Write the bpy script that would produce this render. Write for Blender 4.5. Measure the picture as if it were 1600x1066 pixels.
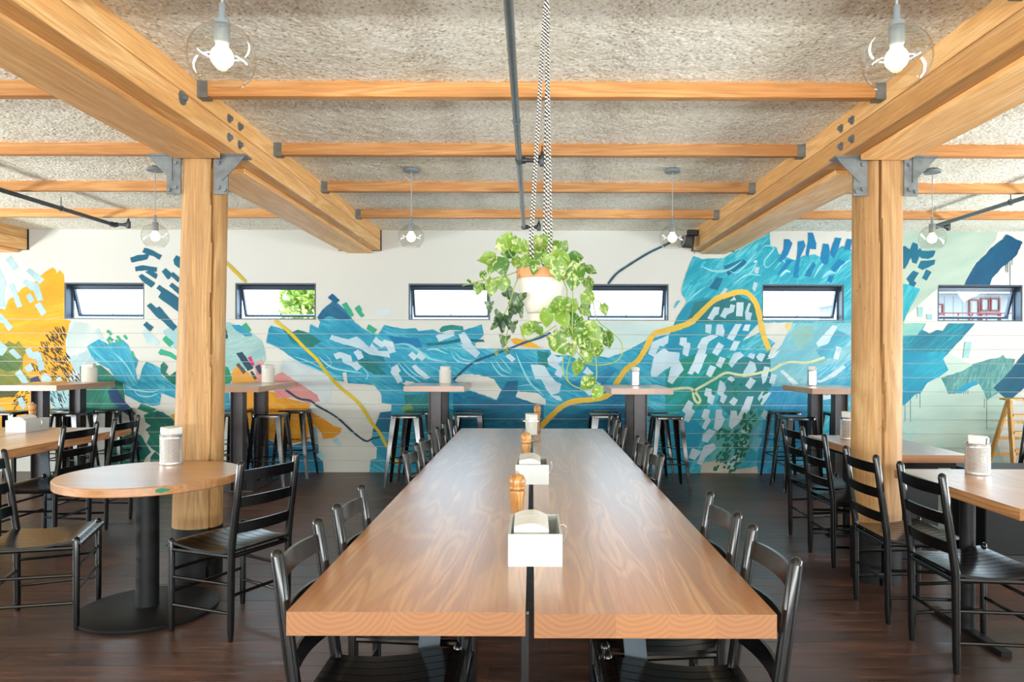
import bpy, bmesh, math, random
from mathutils import Vector, Matrix, geometry
from math import sin, cos, pi, radians

for o in list(bpy.data.objects):
    bpy.data.objects.remove(o, do_unlink=True)
SC = bpy.context.scene
COL = SC.collection
random.seed(7)

# ---------------------------------------------------------------- camera
F = 1110.0            # focal length in pixels of the 1600 x 1066 frame
VX, VY = 832.0, 553.0 # where the view axis meets the frame
CH = 1.40             # eye height
ROLL = radians(0.15)
cam_d = bpy.data.cameras.new('camera')
cam = bpy.data.objects.new('camera', cam_d)
COL.objects.link(cam)
cam_d.sensor_width = 36.0
cam_d.lens = F / 1600 * 36.0
cam_d.shift_x = (800 - VX) / 1600
cam_d.shift_y = (VY - 533) / 1600
cam_d.clip_start = 0.05
cam.location = (0, 0, CH)
cam.rotation_euler = (pi / 2, -ROLL, 0)
SC.camera = cam

# ---------------------------------------------------------------- world, daylight, exposure
try:
    SC.cycles.max_bounces = 8
    SC.cycles.glossy_bounces = 3
    SC.cycles.transmission_bounces = 4
except Exception:
    pass
SC.view_settings.view_transform = 'Standard'
SC.view_settings.look = 'None'
SC.view_settings.gamma = 1
SC.view_settings.use_curve_mapping = False
SC.view_settings.exposure = -0.1
world = bpy.data.worlds.new('sky')
SC.world = world
world.use_nodes = True
bgn = world.node_tree.nodes['Background']
bgn.inputs[0].default_value = (0.64, 0.83, 1.0, 1)
bgn.inputs[1].default_value = 7.5

XL, XR, YF, YB, ZC = -8.3, 6.9, -4.2, 8.36, 2.85    # room shell


def area(name, loc, rot, sx, sy, power, col):
    l = bpy.data.lights.new(name, 'AREA')
    l.shape = 'RECTANGLE'
    l.size, l.size_y = sx, sy
    l.energy = power
    l.color = col
    o = bpy.data.objects.new(name, l)
    COL.objects.link(o)
    o.location = loc
    o.rotation_euler = rot
    return o


# the sky itself shines in by the street windows behind the viewer and by the windows of the two side walls;
# added fill lamps in these windows, aimed up at the ceiling like pavement bounce
area('ceiling_fill_street', (-0.3, YF - 0.03, 1.15), (radians(138), 0, 0), 11.0, 0.7, 1150, (0.99, 1.0, 0.96))
area('ceiling_fill_right', (XR + 0.03, 2.6, 0.9), (radians(142), 0, radians(90)), 8.0, 0.8, 520, (0.99, 1.0, 0.96))
area('ceiling_fill_left', (XL - 0.03, 2.6, 1.0), (radians(142), 0, radians(-90)), 8.0, 0.7, 640, (0.98, 1.0, 0.97))


# ---------------------------------------------------------------- helpers: pixels of the photo to metres
def unroll(px, py):
    dx, dy = px - VX, py - VY
    t = math.tan(ROLL)
    return dx + dy * t, dy - dx * t


def at_depth(px, py, Y):
    dx, dy = unroll(px, py)
    return Vector((dx * Y / F, Y, CH - dy * Y / F))


def at_height(px, py, z):
    dx, dy = unroll(px, py)
    Y = (CH - z) * F / dy
    return Vector((dx * Y / F, Y, z))


# ---------------------------------------------------------------- helpers: materials
def lin(c):
    out = []
    for v in c[:3]:
        v = v / 255.0
        out.append(v / 12.92 if v <= 0.04045 else ((v + 0.055) / 1.055) ** 2.4)
    return (out[0], out[1], out[2], 1.0)


MATS = {}
CHILDREN = {}


class NT:
    def __init__(self, name):
        m = bpy.data.materials.new(name)
        m.use_nodes = True
        self.m = m
        self.n = m.node_tree.nodes
        self.l = m.node_tree.links
        self.b = self.n['Principled BSDF']
        MATS[name] = m

    def new(self, t, **kw):
        nd = self.n.new(t)
        for k, v in kw.items():
            if k.startswith('i_'):
                key = k[2:]
                key = int(key) if key.isdigit() else key
                nd.inputs[key].default_value = v
            else:
                setattr(nd, k, v)
        return nd

    def link(self, a, b):
        self.l.new(a, b)

    def set(self, **kw):
        for k, v in kw.items():
            self.b.inputs[k.replace('_', ' ')].default_value = v

    def ramp(self, fac, stops):
        r = self.n.new('ShaderNodeValToRGB')
        e = r.color_ramp.elements
        while len(e) < len(stops):
            e.new(0.5)
        for i, (p, c) in enumerate(stops):
            e[i].position = p
            e[i].color = c if len(c) == 4 else (*c, 1)
        self.link(fac, r.inputs[0])
        return r.outputs[0]

    def mix(self, fac, a, b, mode='MIX'):
        mx = self.n.new('ShaderNodeMix')
        mx.data_type = 'RGBA'
        mx.blend_type = mode
        for s, v in ((mx.inputs[0], fac), (mx.inputs[6], a), (mx.inputs[7], b)):
            if hasattr(v, 'is_linked') or hasattr(v, 'links'):
                self.link(v, s)
            else:
                s.default_value = v
        return mx.outputs[2]

    def bump(self, h, strength, dist):
        bp = self.n.new('ShaderNodeBump')
        bp.inputs['Strength'].default_value = strength
        bp.inputs['Distance'].default_value = dist
        self.link(h, bp.inputs['Height'])
        self.link(bp.outputs[0], self.b.inputs['Normal'])


def plain(name, c, rough=0.5, metal=0.0, spec=0.5, noise=0.0, nscale=30.0):
    t = NT(name)
    t.set(Roughness=rough, Metallic=metal)
    t.b.inputs['Specular IOR Level'].default_value = spec
    col = lin(c)
    if noise > 0:
        tc = t.new('ShaderNodeTexCoord')
        nz = t.new('ShaderNodeTexNoise', i_Scale=nscale, i_Detail=4.0)
        t.link(tc.outputs['Object'], nz.inputs['Vector'])
        a = tuple(v * (1 - noise) for v in col[:3]) + (1,)
        b = tuple(min(1, v * (1 + noise)) for v in col[:3]) + (1,)
        t.link(t.ramp(nz.outputs[0], [(0.3, a), (0.7, b)]), t.b.inputs['Base Color'])
    else:
        t.b.inputs['Base Color'].default_value = col
    return t.m


def wood(name, light, mid, dark, axis, rough=0.45, ring=7.0, stretch=10.0, spec=0.5, knots=True, bump=0.08, fine=0.35, coat=0.0, flecks=False, endgrain=False):
    """Procedural timber; axis 0/1/2 is the direction of the grain in object space."""
    t = NT(name)
    t.set(Roughness=rough)
    t.b.inputs['Specular IOR Level'].default_value = spec
    if coat:
        t.b.inputs['Coat Weight'].default_value = coat
        t.b.inputs['Coat Roughness'].default_value = 0.3
    tc = t.new('ShaderNodeTexCoord')
    oi = t.new('ShaderNodeObjectInfo')
    off = t.new('ShaderNodeVectorMath', operation='SCALE')
    comb = t.new('ShaderNodeCombineXYZ')
    for i in range(3):
        t.link(oi.outputs['Random'], comb.inputs[i])
    t.link(comb.outputs[0], off.inputs[0])
    off.inputs['Scale'].default_value = 37.0
    add = t.new('ShaderNodeVectorMath', operation='ADD')
    t.link(tc.outputs['Object'], add.inputs[0])
    t.link(off.outputs[0], add.inputs[1])
    mp = t.new('ShaderNodeMapping')
    s = [1.0, 1.0, 1.0]
    s[axis] = 1.0 / stretch
    mp.inputs['Scale'].default_value = s
    t.link(add.outputs[0], mp.inputs['Vector'])
    big = t.new('ShaderNodeTexNoise', i_Scale=ring * 0.55, i_Detail=2.0, i_Roughness=0.5)
    t.link(mp.outputs[0], big.inputs['Vector'])
    mul = t.new('ShaderNodeMath', operation='MULTIPLY')
    mul.inputs[1].default_value = 16.0
    t.link(big.outputs[0], mul.inputs[0])
    sn = t.new('ShaderNodeMath', operation='SINE')
    m2 = t.new('ShaderNodeMath', operation='MULTIPLY')
    m2.inputs[1].default_value = 2.6
    t.link(mul.outputs[0], m2.inputs[0])
    t.link(m2.outputs[0], sn.inputs[0])
    mp2 = t.new('ShaderNodeMapping')
    s2 = [60.0, 60.0, 60.0]
    s2[axis] = 2.2
    mp2.inputs['Scale'].default_value = s2
    t.link(add.outputs[0], mp2.inputs['Vector'])
    fn = t.new('ShaderNodeTexNoise', i_Scale=1.6, i_Detail=5.0, i_Roughness=0.65)
    t.link(mp2.outputs[0], fn.inputs['Vector'])
    rings = t.ramp(sn.outputs[0], [(0.0, lin(mid)), (0.55, lin(light)), (0.9, lin(light)), (1.0, lin(mid))])
    grain = t.ramp(fn.outputs[0], [(0.36, (0, 0, 0, 1)), (0.62, (1, 1, 1, 1))])
    col = t.mix(1.0, rings, t.mix(fine, (1, 1, 1, 1), t.mix(grain, lin(dark), (1, 1, 1, 1))), 'MULTIPLY')
    blot = t.new('ShaderNodeTexNoise', i_Scale=1.7, i_Detail=2.0)
    t.link(mp.outputs[0], blot.inputs['Vector'])
    bl = t.ramp(blot.outputs[0], [(0.35, (0.80, 0.76, 0.72, 1)), (0.62, (1.06, 1.05, 1.03, 1))])
    col = t.mix(1.0, col, bl, 'MULTIPLY')
    # each board has its own tone
    tone = t.ramp(oi.outputs['Random'], [(0.0, (0.86, 0.84, 0.82, 1)), (1.0, (1.08, 1.08, 1.06, 1))])
    col = t.mix(1.0, col, tone, 'MULTIPLY')
    if knots:
        vo = t.new('ShaderNodeTexVoronoi', i_Scale=2.1)
        t.link(mp.outputs[0], vo.inputs['Vector'])
        kn = t.ramp(vo.outputs[0], [(0.0, (1, 1, 1, 1)), (0.06, (0, 0, 0, 1))])
        col = t.mix(kn, col, lin(dark))
    if flecks:
        mp4 = t.new('ShaderNodeMapping')
        s4 = [16.0, 16.0, 16.0]
        s4[axis] = 5.0
        mp4.inputs['Scale'].default_value = s4
        t.link(add.outputs[0], mp4.inputs['Vector'])
        fk = t.new('ShaderNodeTexNoise', i_Scale=1.0, i_Detail=7.0, i_Roughness=0.75, i_Distortion=1.5)
        t.link(mp4.outputs[0], fk.inputs['Vector'])
        col = t.mix(t.ramp(fk.outputs[0], [(0.60, (0, 0, 0, 1)), (0.70, (0.8, 0.8, 0.8, 1))]), col, lin(dark))
    if endgrain:
        sx_ = t.new('ShaderNodeSeparateXYZ')
        t.link(tc.outputs['Normal'], sx_.inputs[0])
        ab = t.new('ShaderNodeMath', operation='ABSOLUTE')
        t.link(sx_.outputs[axis], ab.inputs[0])
        # growth rings cut across: arcs about a heart somewhere below the board
        wv = t.new('ShaderNodeTexWave', wave_type='RINGS', rings_direction='Y' if axis == 1 else 'X')
        wv.inputs['Scale'].default_value = 24.0
        wv.inputs['Distortion'].default_value = 3.0
        wv.inputs['Detail'].default_value = 3.0
        mv = t.new('ShaderNodeVectorMath', operation='ADD')
        mv.inputs[1].default_value = (0.02, 0.0, -0.06)
        t.link(tc.outputs['Object'], mv.inputs[0])
        t.link(mv.outputs[0], wv.inputs['Vector'])
        eg = t.ramp(wv.outputs[0], [(0.2, lin((132, 85, 43))), (0.7, lin((144, 94, 50)))])
        eg = t.mix(1.0, eg, tone, 'MULTIPLY')
        col = t.mix(t.ramp(ab.outputs[0], [(0.6, (0, 0, 0, 1)), (0.8, (1, 1, 1, 1))]), col, eg)
    t.link(col, t.b.inputs['Base Color'])
    if bump:
        t.bump(fn.outputs[0], bump, 0.004)
    return t.m


def thin_glass(name, tint=(1, 1, 1, 1), edge=0.5):
    """Thin blown or float glass: clear with a Fresnel sheen."""
    t = NT(name)
    t.n.remove(t.b)
    out = t.n['Material Output']
    tr = t.new('ShaderNodeBsdfTransparent')
    tr.inputs[0].default_value = tint
    gl = t.new('ShaderNodeBsdfGlossy')
    gl.inputs['Roughness'].default_value = 0.02
    lw = t.new('ShaderNodeLayerWeight')
    lw.inputs['Blend'].default_value = 0.5
    fr = t.ramp(lw.outputs['Facing'], [(0.0, (0.035,) * 3), (0.6, (0.06,) * 3), (0.8, (0.22 * edge * 2,) * 3), (1.0, (0.95 * edge * 2,) * 3)])
    mx = t.new('ShaderNodeMixShader')
    t.link(fr, mx.inputs[0])
    t.link(tr.outputs[0], mx.inputs[1])
    t.link(gl.outputs[0], mx.inputs[2])
    t.link(mx.outputs[0], out.inputs['Surface'])
    return t.m


def glow(name, c, strength):
    t = NT(name)
    t.b.inputs['Base Color'].default_value = lin(c)
    t.b.inputs['Emission Color'].default_value = lin(c)
    t.b.inputs['Emission Strength'].default_value = strength
    return t.m


# ---------------------------------------------------------------- helpers: meshes
class MB:
    """Collects vertices and faces; build() links them as one mesh object."""

    def __init__(self):
        self.v, self.f = [], []

    def add(self, vs, fs):
        k = len(self.v)
        self.v += [tuple(p) for p in vs]
        self.f += [tuple(i + k for i in q) for q in fs]
        return self

    def box(self, a, b):
        x0, y0, z0 = a
        x1, y1, z1 = b
        return self.add([(x0, y0, z0), (x1, y0, z0), (x1, y1, z0), (x0, y1, z0), (x0, y0, z1), (x1, y0, z1), (x1, y1, z1), (x0, y1, z1)],
                        [(0, 3, 2, 1), (4, 5, 6, 7), (0, 1, 5, 4), (1, 2, 6, 5), (2, 3, 7, 6), (3, 0, 4, 7)])

    def hexa(self, lo, hi):
        """box between two quads (lists of four points, same order)"""
        return self.add(list(lo) + list(hi), [(0, 3, 2, 1), (4, 5, 6, 7), (0, 1, 5, 4), (1, 2, 6, 5), (2, 3, 7, 6), (3, 0, 4, 7)])

    def tube(self, pts, rad, n=10, cap=True):
        pts = [Vector(p) for p in pts]
        if not isinstance(rad, (list, tuple)):
            rad = [rad] * len(pts)
        rings = []
        prev = None
        for i, p in enumerate(pts):
            if i == 0:
                d = pts[1] - p
            elif i == len(pts) - 1:
                d = p - pts[-2]
            else:
                d = (pts[i + 1] - p).normalized() + (p - pts[i - 1]).normalized()
            d.normalize()
            if prev is None:
                ref = Vector((0, 0, 1)) if abs(d.z) < 0.9 else Vector((1, 0, 0))
                u = d.cross(ref).normalized()
            else:
                u = (prev - d * prev.dot(d)).normalized()
            prev = u
            w = d.cross(u)
            rings.append([p + (u * cos(2 * pi * k / n) + w * sin(2 * pi * k / n)) * rad[i] for k in range(n)])
        vs = [q for r in rings for q in r]
        fs = []
        for i in range(len(rings) - 1):
            for k in range(n):
                a, b = i * n + k, i * n + (k + 1) % n
                fs.append((a, b, b + n, a + n))
        if cap:
            fs.append(tuple(reversed(range(n))))
            fs.append(tuple((len(rings) - 1) * n + k for k in range(n)))
        return self.add(vs, fs)

    def lathe(self, prof, n=24, c=(0, 0, 0), close=False):
        """profile of (radius, z) turned about the vertical through c"""
        vs, fs = [], []
        m = len(prof)
        for (r, z) in prof:
            for k in range(n):
                a = 2 * pi * k / n
                vs.append((c[0] + r * cos(a), c[1] + r * sin(a), c[2] + z))
        for i in range(m - 1 if not close else m):
            for k in range(n):
                a, b = i * n + k, i * n + (k + 1) % n
                j = ((i + 1) % m) * n
                fs.append((a, b, j + (k + 1) % n, j + k))
        if not close:
            if prof[0][0] > 1e-6:
                fs.append(tuple(reversed(range(n))))
            if prof[-1][0] > 1e-6:
                fs.append(tuple((m - 1) * n + k for k in range(n)))
        return self.add(vs, fs)

    def prism(self, poly, axis, a, b):
        """extrude a convex 2-D polygon along axis from a to b"""
        def mk(p, t):
            q = [p[0], p[1]]
            q.insert(axis, t)
            return tuple(q)
        n = len(poly)
        return self.add([mk(p, a) for p in poly] + [mk(p, b) for p in poly],
                        [tuple(reversed(range(n))), tuple(range(n, 2 * n))] + [(i, (i + 1) % n, n + (i + 1) % n, n + i) for i in range(n)])

    def mesh(self, name, smooth=False, fix=True):
        me = bpy.data.meshes.new(name)
        me.from_pydata(self.v, [], self.f)
        if fix:
            bm = bmesh.new()
            bm.from_mesh(me)
            bmesh.ops.recalc_face_normals(bm, faces=bm.faces)
            bm.to_mesh(me)
            bm.free()
        if smooth:
            for p in me.polygons:
                p.use_smooth = True
            try:
                me.set_sharp_from_angle(angle=radians(40))
            except Exception:
                pass
        return me

    def build(self, name, mat, parent=None, smooth=False, loc=None):
        return link(name, self.mesh(name, smooth), mat, parent, loc)


def link(name, me, mat, parent=None, loc=None):
    o = bpy.data.objects.new(name, me)
    COL.objects.link(o)
    if mat is not None and not me.materials:
        me.materials.append(MATS[mat] if isinstance(mat, str) else mat)
    if parent is not None:
        o.parent = parent
        CHILDREN.setdefault(parent.name, []).append(o)
    if loc is not None:
        o.location = loc
    return o


def bevel(o, w, seg=2):
    bm = bmesh.new()
    bm.from_mesh(o.data)
    bmesh.ops.bevel(bm, geom=bm.edges[:], offset=w, segments=seg, affect='EDGES', profile=0.5)
    bm.to_mesh(o.data)
    bm.free()
    for p in o.data.polygons:
        p.use_smooth = True
    try:
        o.data.set_sharp_from_angle(angle=radians(35))
    except Exception:
        pass
    return o


def empty(name, loc=(0, 0, 0), rz=0.0):
    o = bpy.data.objects.new(name, None)
    COL.objects.link(o)
    o.location = loc
    o.rotation_euler = (0, 0, rz)
    o.empty_display_size = 0.1
    return o


def tag(o, label=None, cat=None, group=None, kind=None):
    if label:
        o['label'] = label
    if cat:
        o['category'] = cat
    if group:
        o['group'] = group
    if kind:
        o['kind'] = kind
    return o


def copy_tree(o, parent=None):
    c = o.copy()
    COL.objects.link(c)
    c.parent = parent
    if parent is not None:
        CHILDREN.setdefault(parent.name, []).append(c)
    for ch in CHILDREN.get(o.name, []):
        copy_tree(ch, c)
    return c


def place(o, x, y, z=0.0, rz=0.0):
    o.location = (x, y, z)
    o.rotation_euler = (0, 0, rz)
    return o


# ---------------------------------------------------------------- materials
wood('glulam', (250, 206, 144), (238, 186, 120), (160, 110, 64), 1, rough=0.5, ring=6.0, stretch=14)
wood('joist_timber', (214, 162, 102), (200, 142, 82), (120, 72, 32), 0, rough=0.55, ring=7.0, stretch=14)
wood('log_timber', (190, 152, 102), (178, 136, 86), (98, 68, 42), 2, rough=0.6, ring=4.0, stretch=7, bump=0.2, fine=0.35, flecks=True)
wood('table_oak', (208, 156, 104), (187, 130, 82), (112, 70, 42), 1, rough=0.3, ring=7.5, stretch=8, knots=False, bump=0.03, fine=0.3, coat=1.0, endgrain=True)
wood('round_table_oak', (206, 156, 106), (192, 138, 88), (128, 86, 54), 0, rough=0.3, ring=6.0, stretch=9, knots=False, bump=0.03, fine=0.28, coat=1.0)
wood('mill_wood', (204, 158, 98), (172, 120, 66), (96, 60, 32), 2, rough=0.3, ring=22.0, stretch=6, knots=False, bump=0)
wood('ladder_wood', (222, 176, 96), (204, 150, 70), (130, 88, 40), 2, rough=0.5, ring=10, knots=False, bump=0.05)
plain('black_lacquer', (11, 11, 12), rough=0.2, spec=0.45)
plain('black_steel', (13, 13, 14), rough=0.14, metal=0.0, spec=0.6)
plain('raw_steel', (84, 82, 84), rough=0.45, metal=0.7, noise=0.2)
plain('column_steel', (70, 66, 68), rough=0.4, metal=0.5, noise=0.2, nscale=8)
plain('flat_bar_steel', (66, 76, 84), rough=0.5, metal=0.3, noise=0.12)
plain('bracket_steel', (112, 118, 120), rough=0.45, metal=0.35, noise=0.25, nscale=20)
plain('pipe_steel', (106, 114, 118), rough=0.38, metal=0.55, noise=0.12)
plain('dark_pipe', (62, 66, 70), rough=0.4, metal=0.5, noise=0.12)
plain('tin', (204, 208, 213), rough=0.26, metal=0.8)
plain('white_enamel', (208, 206, 198), rough=0.4)
plain('napkin', (204, 204, 200), rough=0.9, spec=0.1)
plain('white_painted_wood', (188, 193, 193), rough=0.55, noise=0.03)
plain('chrome_wire', (225, 225, 225), rough=0.2, metal=1.0)
plain('grey_fitting', (112, 120, 124), rough=0.45)
plain('cord_grey', (150, 150, 148), rough=0.6)
plain('window_metal', (64, 76, 90), rough=0.35, metal=0.3)
plain('black_plastic', (28, 28, 30), rough=0.5)
plain('black_post_paint', (15, 16, 17), rough=0.5, noise=0.1, spec=0.25)
plain('wall_paint', (198, 199, 194), rough=0.75, spec=0.25)
plain('terracotta', (205, 138, 96), rough=0.8, noise=0.1)
plain('pot_white', (206, 202, 190), rough=0.7, noise=0.02, nscale=12)
plain('soil', (50, 38, 30), rough=0.95, noise=0.4)
plain('vine', (120, 140, 62), rough=0.5)
plain('clad_white', (152, 153, 154), rough=0.7)
plain('red_frame', (120, 40, 34), rough=0.5)
plain('outside_ground', (214, 212, 206), rough=0.9)
thin_glass('clear_glass', (0.97, 0.97, 0.96, 1), 0.5)
thin_glass('window_glass', (0.98, 0.99, 0.99, 1), 0.4)
glow('lamp_glow', (255, 222, 170), 22.0)


def mat_ceiling():
    t = NT('sprayed_fibre')
    t.set(Roughness=0.95)
    t.b.inputs['Specular IOR Level'].default_value = 0.1
    tc = t.new('ShaderNodeTexCoord')
    n1 = t.new('ShaderNodeTexNoise', i_Scale=58.0, i_Detail=6.0, i_Roughness=0.75)
    n2 = t.new('ShaderNodeTexNoise', i_Scale=2.2, i_Detail=4.0, i_Roughness=0.6)
    n3 = t.new('ShaderNodeTexVoronoi', i_Scale=48.0)
    for n in (n1, n2, n3):
        t.link(tc.outputs['Object'], n.inputs['Vector'])
    fleck = t.ramp(n1.outputs[0], [(0.34, lin((124, 118, 102))), (0.43, lin((226, 223, 208))), (0.53, lin((246, 244, 232))), (0.64, lin((255, 255, 250)))])
    patch = t.ramp(n2.outputs[0], [(0.36, (0.94, 0.92, 0.87, 1)), (0.6, (1.0, 1.0, 1.0, 1))])
    t.link(t.mix(1.0, fleck, patch, 'MULTIPLY'), t.b.inputs['Base Color'])
    ad = t.new('ShaderNodeMath', operation='ADD')
    t.link(n1.outputs[0], ad.inputs[0])
    t.link(n3.outputs[0], ad.inputs[1])
    t.bump(ad.outputs[0], 0.55, 0.008)


mat_ceiling()


def mat_floor():
    t = NT('dark_floorboard')
    tc = t.new('ShaderNodeTexCoord')
    oi = t.new('ShaderNodeObjectInfo')
    geo = t.new('ShaderNodeNewGeometry')
    mp = t.new('ShaderNodeMapping')
    mp.inputs['Scale'].default_value = (2.2, 26.0, 1.0)
    t.link(geo.outputs['Position'], mp.inputs['Vector'])
    n1 = t.new('ShaderNodeTexNoise', i_Scale=1.0, i_Detail=6.0, i_Roughness=0.7)
    t.link(mp.outputs[0], n1.inputs['Vector'])
    n2 = t.new('ShaderNodeTexNoise', i_Scale=1.1, i_Detail=4.0, i_Roughness=0.6)
    t.link(geo.outputs['Position'], n2.inputs['Vector'])
    mp3 = t.new('ShaderNodeMapping')
    mp3.inputs['Scale'].default_value = (3.0, 16.0, 1.0)
    t.link(geo.outputs['Position'], mp3.inputs['Vector'])
    n3 = t.new('ShaderNodeTexNoise', i_Scale=1.0, i_Detail=5.0, i_Roughness=0.7)
    t.link(mp3.outputs[0], n3.inputs['Vector'])
    base = t.ramp(n1.outputs[0], [(0.3, lin((36, 24, 21))), (0.5, lin((70, 48, 40))), (0.75, lin((104, 74, 60)))])
    dark = t.ramp(n2.outputs[0], [(0.35, (0.62, 0.6, 0.6, 1)), (0.62, (1.15, 1.1, 1.05, 1))])
    col = t.mix(1.0, base, dark, 'MULTIPLY')
    worn = t.ramp(n3.outputs[0], [(0.60, (0, 0, 0, 1)), (0.72, (0.6, 0.6, 0.6, 1))])
    col = t.mix(worn, col, lin((150, 112, 84)))
    tone = t.ramp(oi.outputs['Random'], [(0.0, (0.8, 0.8, 0.8, 1)), (1.0, (1.2, 1.16, 1.12, 1))])
    col = t.mix(1.0, col, tone, 'MULTIPLY')
    t.link(col, t.b.inputs['Base Color'])
    rr = t.ramp(n1.outputs[0], [(0.3, (0.26, 0.26, 0.26, 1)), (0.7, (0.46, 0.46, 0.46, 1))])
    t.link(rr, t.b.inputs['Roughness'])
    t.bump(n1.outputs[0], 0.15, 0.004)


mat_floor()


def mat_mural():
    t = NT('mural_paint')
    t.set(Roughness=0.6)
    t.b.inputs['Specular IOR Level'].default_value = 0.3
    a = t.new('ShaderNodeAttribute', attribute_name='paint')
    b = t.new('ShaderNodeAttribute', attribute_name='streak')
    uv = t.new('ShaderNodeUVMap', uv_map='stroke')
    mp = t.new('ShaderNodeMapping')
    mp.inputs['Scale'].default_value = (2.4, 15.0, 1.0)
    t.link(uv.outputs[0], mp.inputs['Vector'])
    nz = t.new('ShaderNodeTexNoise', i_Scale=1.0, i_Detail=6.0, i_Roughness=0.68, i_Distortion=2.6)
    t.link(mp.outputs[0], nz.inputs['Vector'])
    mp2 = t.new('ShaderNodeMapping')
    mp2.inputs['Scale'].default_value = (1.2, 3.5, 1.0)
    t.link(uv.outputs[0], mp2.inputs['Vector'])
    nb = t.new('ShaderNodeTexNoise', i_Scale=1.0, i_Detail=3.0)
    t.link(mp2.outputs[0], nb.inputs['Vector'])
    s1 = t.ramp(nz.outputs[0], [(0.42, (0, 0, 0, 1)), (0.64, (1, 1, 1, 1))])
    s2 = t.ramp(nb.outputs[0], [(0.4, (0.25, 0.25, 0.25, 1)), (0.62, (1, 1, 1, 1))])
    fac = t.mix(1.0, s1, s2, 'MULTIPLY')
    am = t.new('ShaderNodeMath', operation='MULTIPLY')
    t.link(fac, am.inputs[0])
    t.link(b.outputs['Alpha'], am.inputs[1])
    col = t.mix(am.outputs[0], a.outputs['Color'], b.outputs['Color'])
    tone = t.ramp(nb.outputs[0], [(0.3, (0.74, 0.82, 0.86, 1)), (0.7, (1.08, 1.06, 1.05, 1))])
    t.link(t.mix(1.0, col, tone, 'MULTIPLY'), t.b.inputs['Base Color'])


mat_mural()


def mat_rope():
    t = NT('braided_rope')
    t.set(Roughness=0.9)
    tc = t.new('ShaderNodeTexCoord')
    wv = t.new('ShaderNodeTexWave', wave_type='BANDS', bands_direction='DIAGONAL')
    wv.inputs['Scale'].default_value = 44.0
    wv.inputs['Distortion'].default_value = 0.6
    t.link(tc.outputs['Object'], wv.inputs['Vector'])
    t.link(t.ramp(wv.outputs[0], [(0.5, lin((30, 28, 28))), (0.6, lin((214, 210, 204)))]), t.b.inputs['Base Color'])


mat_rope()


def mat_leaf(name, g1, g2, cream):
    t = NT(name)
    t.set(Roughness=0.38)
    tc = t.new('ShaderNodeTexCoord')
    oi = t.new('ShaderNodeObjectInfo')
    cb = t.new('ShaderNodeCombineXYZ')
    t.link(oi.outputs['Random'], cb.inputs[0])
    sc = t.new('ShaderNodeVectorMath', operation='SCALE')
    sc.inputs['Scale'].default_value = 31.0
    t.link(cb.outputs[0], sc.inputs[0])
    ad = t.new('ShaderNodeVectorMath', operation='ADD')
    t.link(tc.outputs['Object'], ad.inputs[0])
    t.link(sc.outputs[0], ad.inputs[1])
    nz = t.new('ShaderNodeTexNoise', i_Scale=2.6, i_Detail=4.0, i_Roughness=0.62, i_Distortion=1.6)
    t.link(ad.outputs[0], nz.inputs['Vector'])
    grn = t.mix(oi.outputs['Random'], lin(g1), lin(g2))
    msk = t.ramp(nz.outputs[0], [(0.52, (0, 0, 0, 1)), (0.62, (0.85, 0.85, 0.85, 1))])
    col = t.mix(msk, grn, lin(cream))
    t.link(col, t.b.inputs['Base Color'])
    # daylight shining through the blade
    tl = t.new('ShaderNodeBsdfTranslucent')
    t.link(col, tl.inputs[0])
    mx = t.new('ShaderNodeMixShader')
    mx.inputs[0].default_value = 0.3
    out = t.n['Material Output']
    t.link(t.b.outputs[0], mx.inputs[1])
    t.link(tl.outputs[0], mx.inputs[2])
    t.link(mx.outputs[0], out.inputs['Surface'])


mat_leaf('pothos_leaf', (58, 106, 32), (122, 158, 52), (196, 206, 142))
mat_leaf('ivy_leaf', (30, 60, 36), (70, 100, 58), (130, 152, 112))
mat_leaf('tree_leaf', (120, 150, 50), (190, 196, 70), (220, 222, 130))

# ================================================================ the setting
def S(o):
    o['kind'] = 'structure'
    return o


# ---- floor: a sub-floor, then dark boards laid across the room
floor = S(MB().box((XL - 0.3, YF - 0.3, -0.10), (XR + 0.3, YB + 0.2, -0.016)).build('floor', 'dark_floorboard'))
ROWW = 0.14
nrow = 48
y0b = YB - nrow * ROWW
MB().box((XL, YF, -0.016), (XR, y0b - 0.002, 0.0)).build('floorboards_behind_viewer', 'dark_floorboard', floor)
rb = random.Random(3)
for r in range(nrow):
    ya = y0b + r * ROWW
    x = XL
    cuts = [XL]
    while cuts[-1] < XR:
        cuts.append(cuts[-1] + rb.uniform(2.2, 3.6))
    cuts[-1] = XR
    if cuts[-1] - cuts[-2] < 0.6:
        cuts.pop(-2)
    for a, b in zip(cuts[:-1], cuts[1:]):
        dz = rb.uniform(-0.0012, 0.0)
        MB().box((a + 0.001, ya + 0.0012, -0.016), (b - 0.001, ya + ROWW - 0.0012, dz)).build('floor_plank', 'dark_floorboard', floor)

# ---- ceiling: thick sprayed fibre, lumpy underside
def lump_grid(x0, x1, y0, y1, step, z, amp, rr):
    nx, ny = int((x1 - x0) / step), int((y1 - y0) / step)
    vs = []
    for j in range(ny + 1):
        for i in range(nx + 1):
            vs.append((x0 + (x1 - x0) * i / nx, y0 + (y1 - y0) * j / ny, z - rr.random() * amp))
    fs = [(j * (nx + 1) + i, (j + 1) * (nx + 1) + i, (j + 1) * (nx + 1) + i + 1, j * (nx + 1) + i + 1) for j in range(ny) for i in range(nx)]
    return vs, fs


cm = MB()
cm.add(*lump_grid(XL, XR, 1.2, YB + 0.02, 0.028, ZC + 0.006, 0.009, random.Random(5)))
cm.box((XL - 0.2, YF - 0.2, ZC + 0.008), (XR + 0.2, YB + 0.2, ZC + 0.25))
cme = cm.mesh('ceiling', smooth=False, fix=False)
for p in cme.polygons:
    p.use_smooth = True
ceiling = S(link('ceiling', cme, 'sprayed_fibre'))

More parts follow.
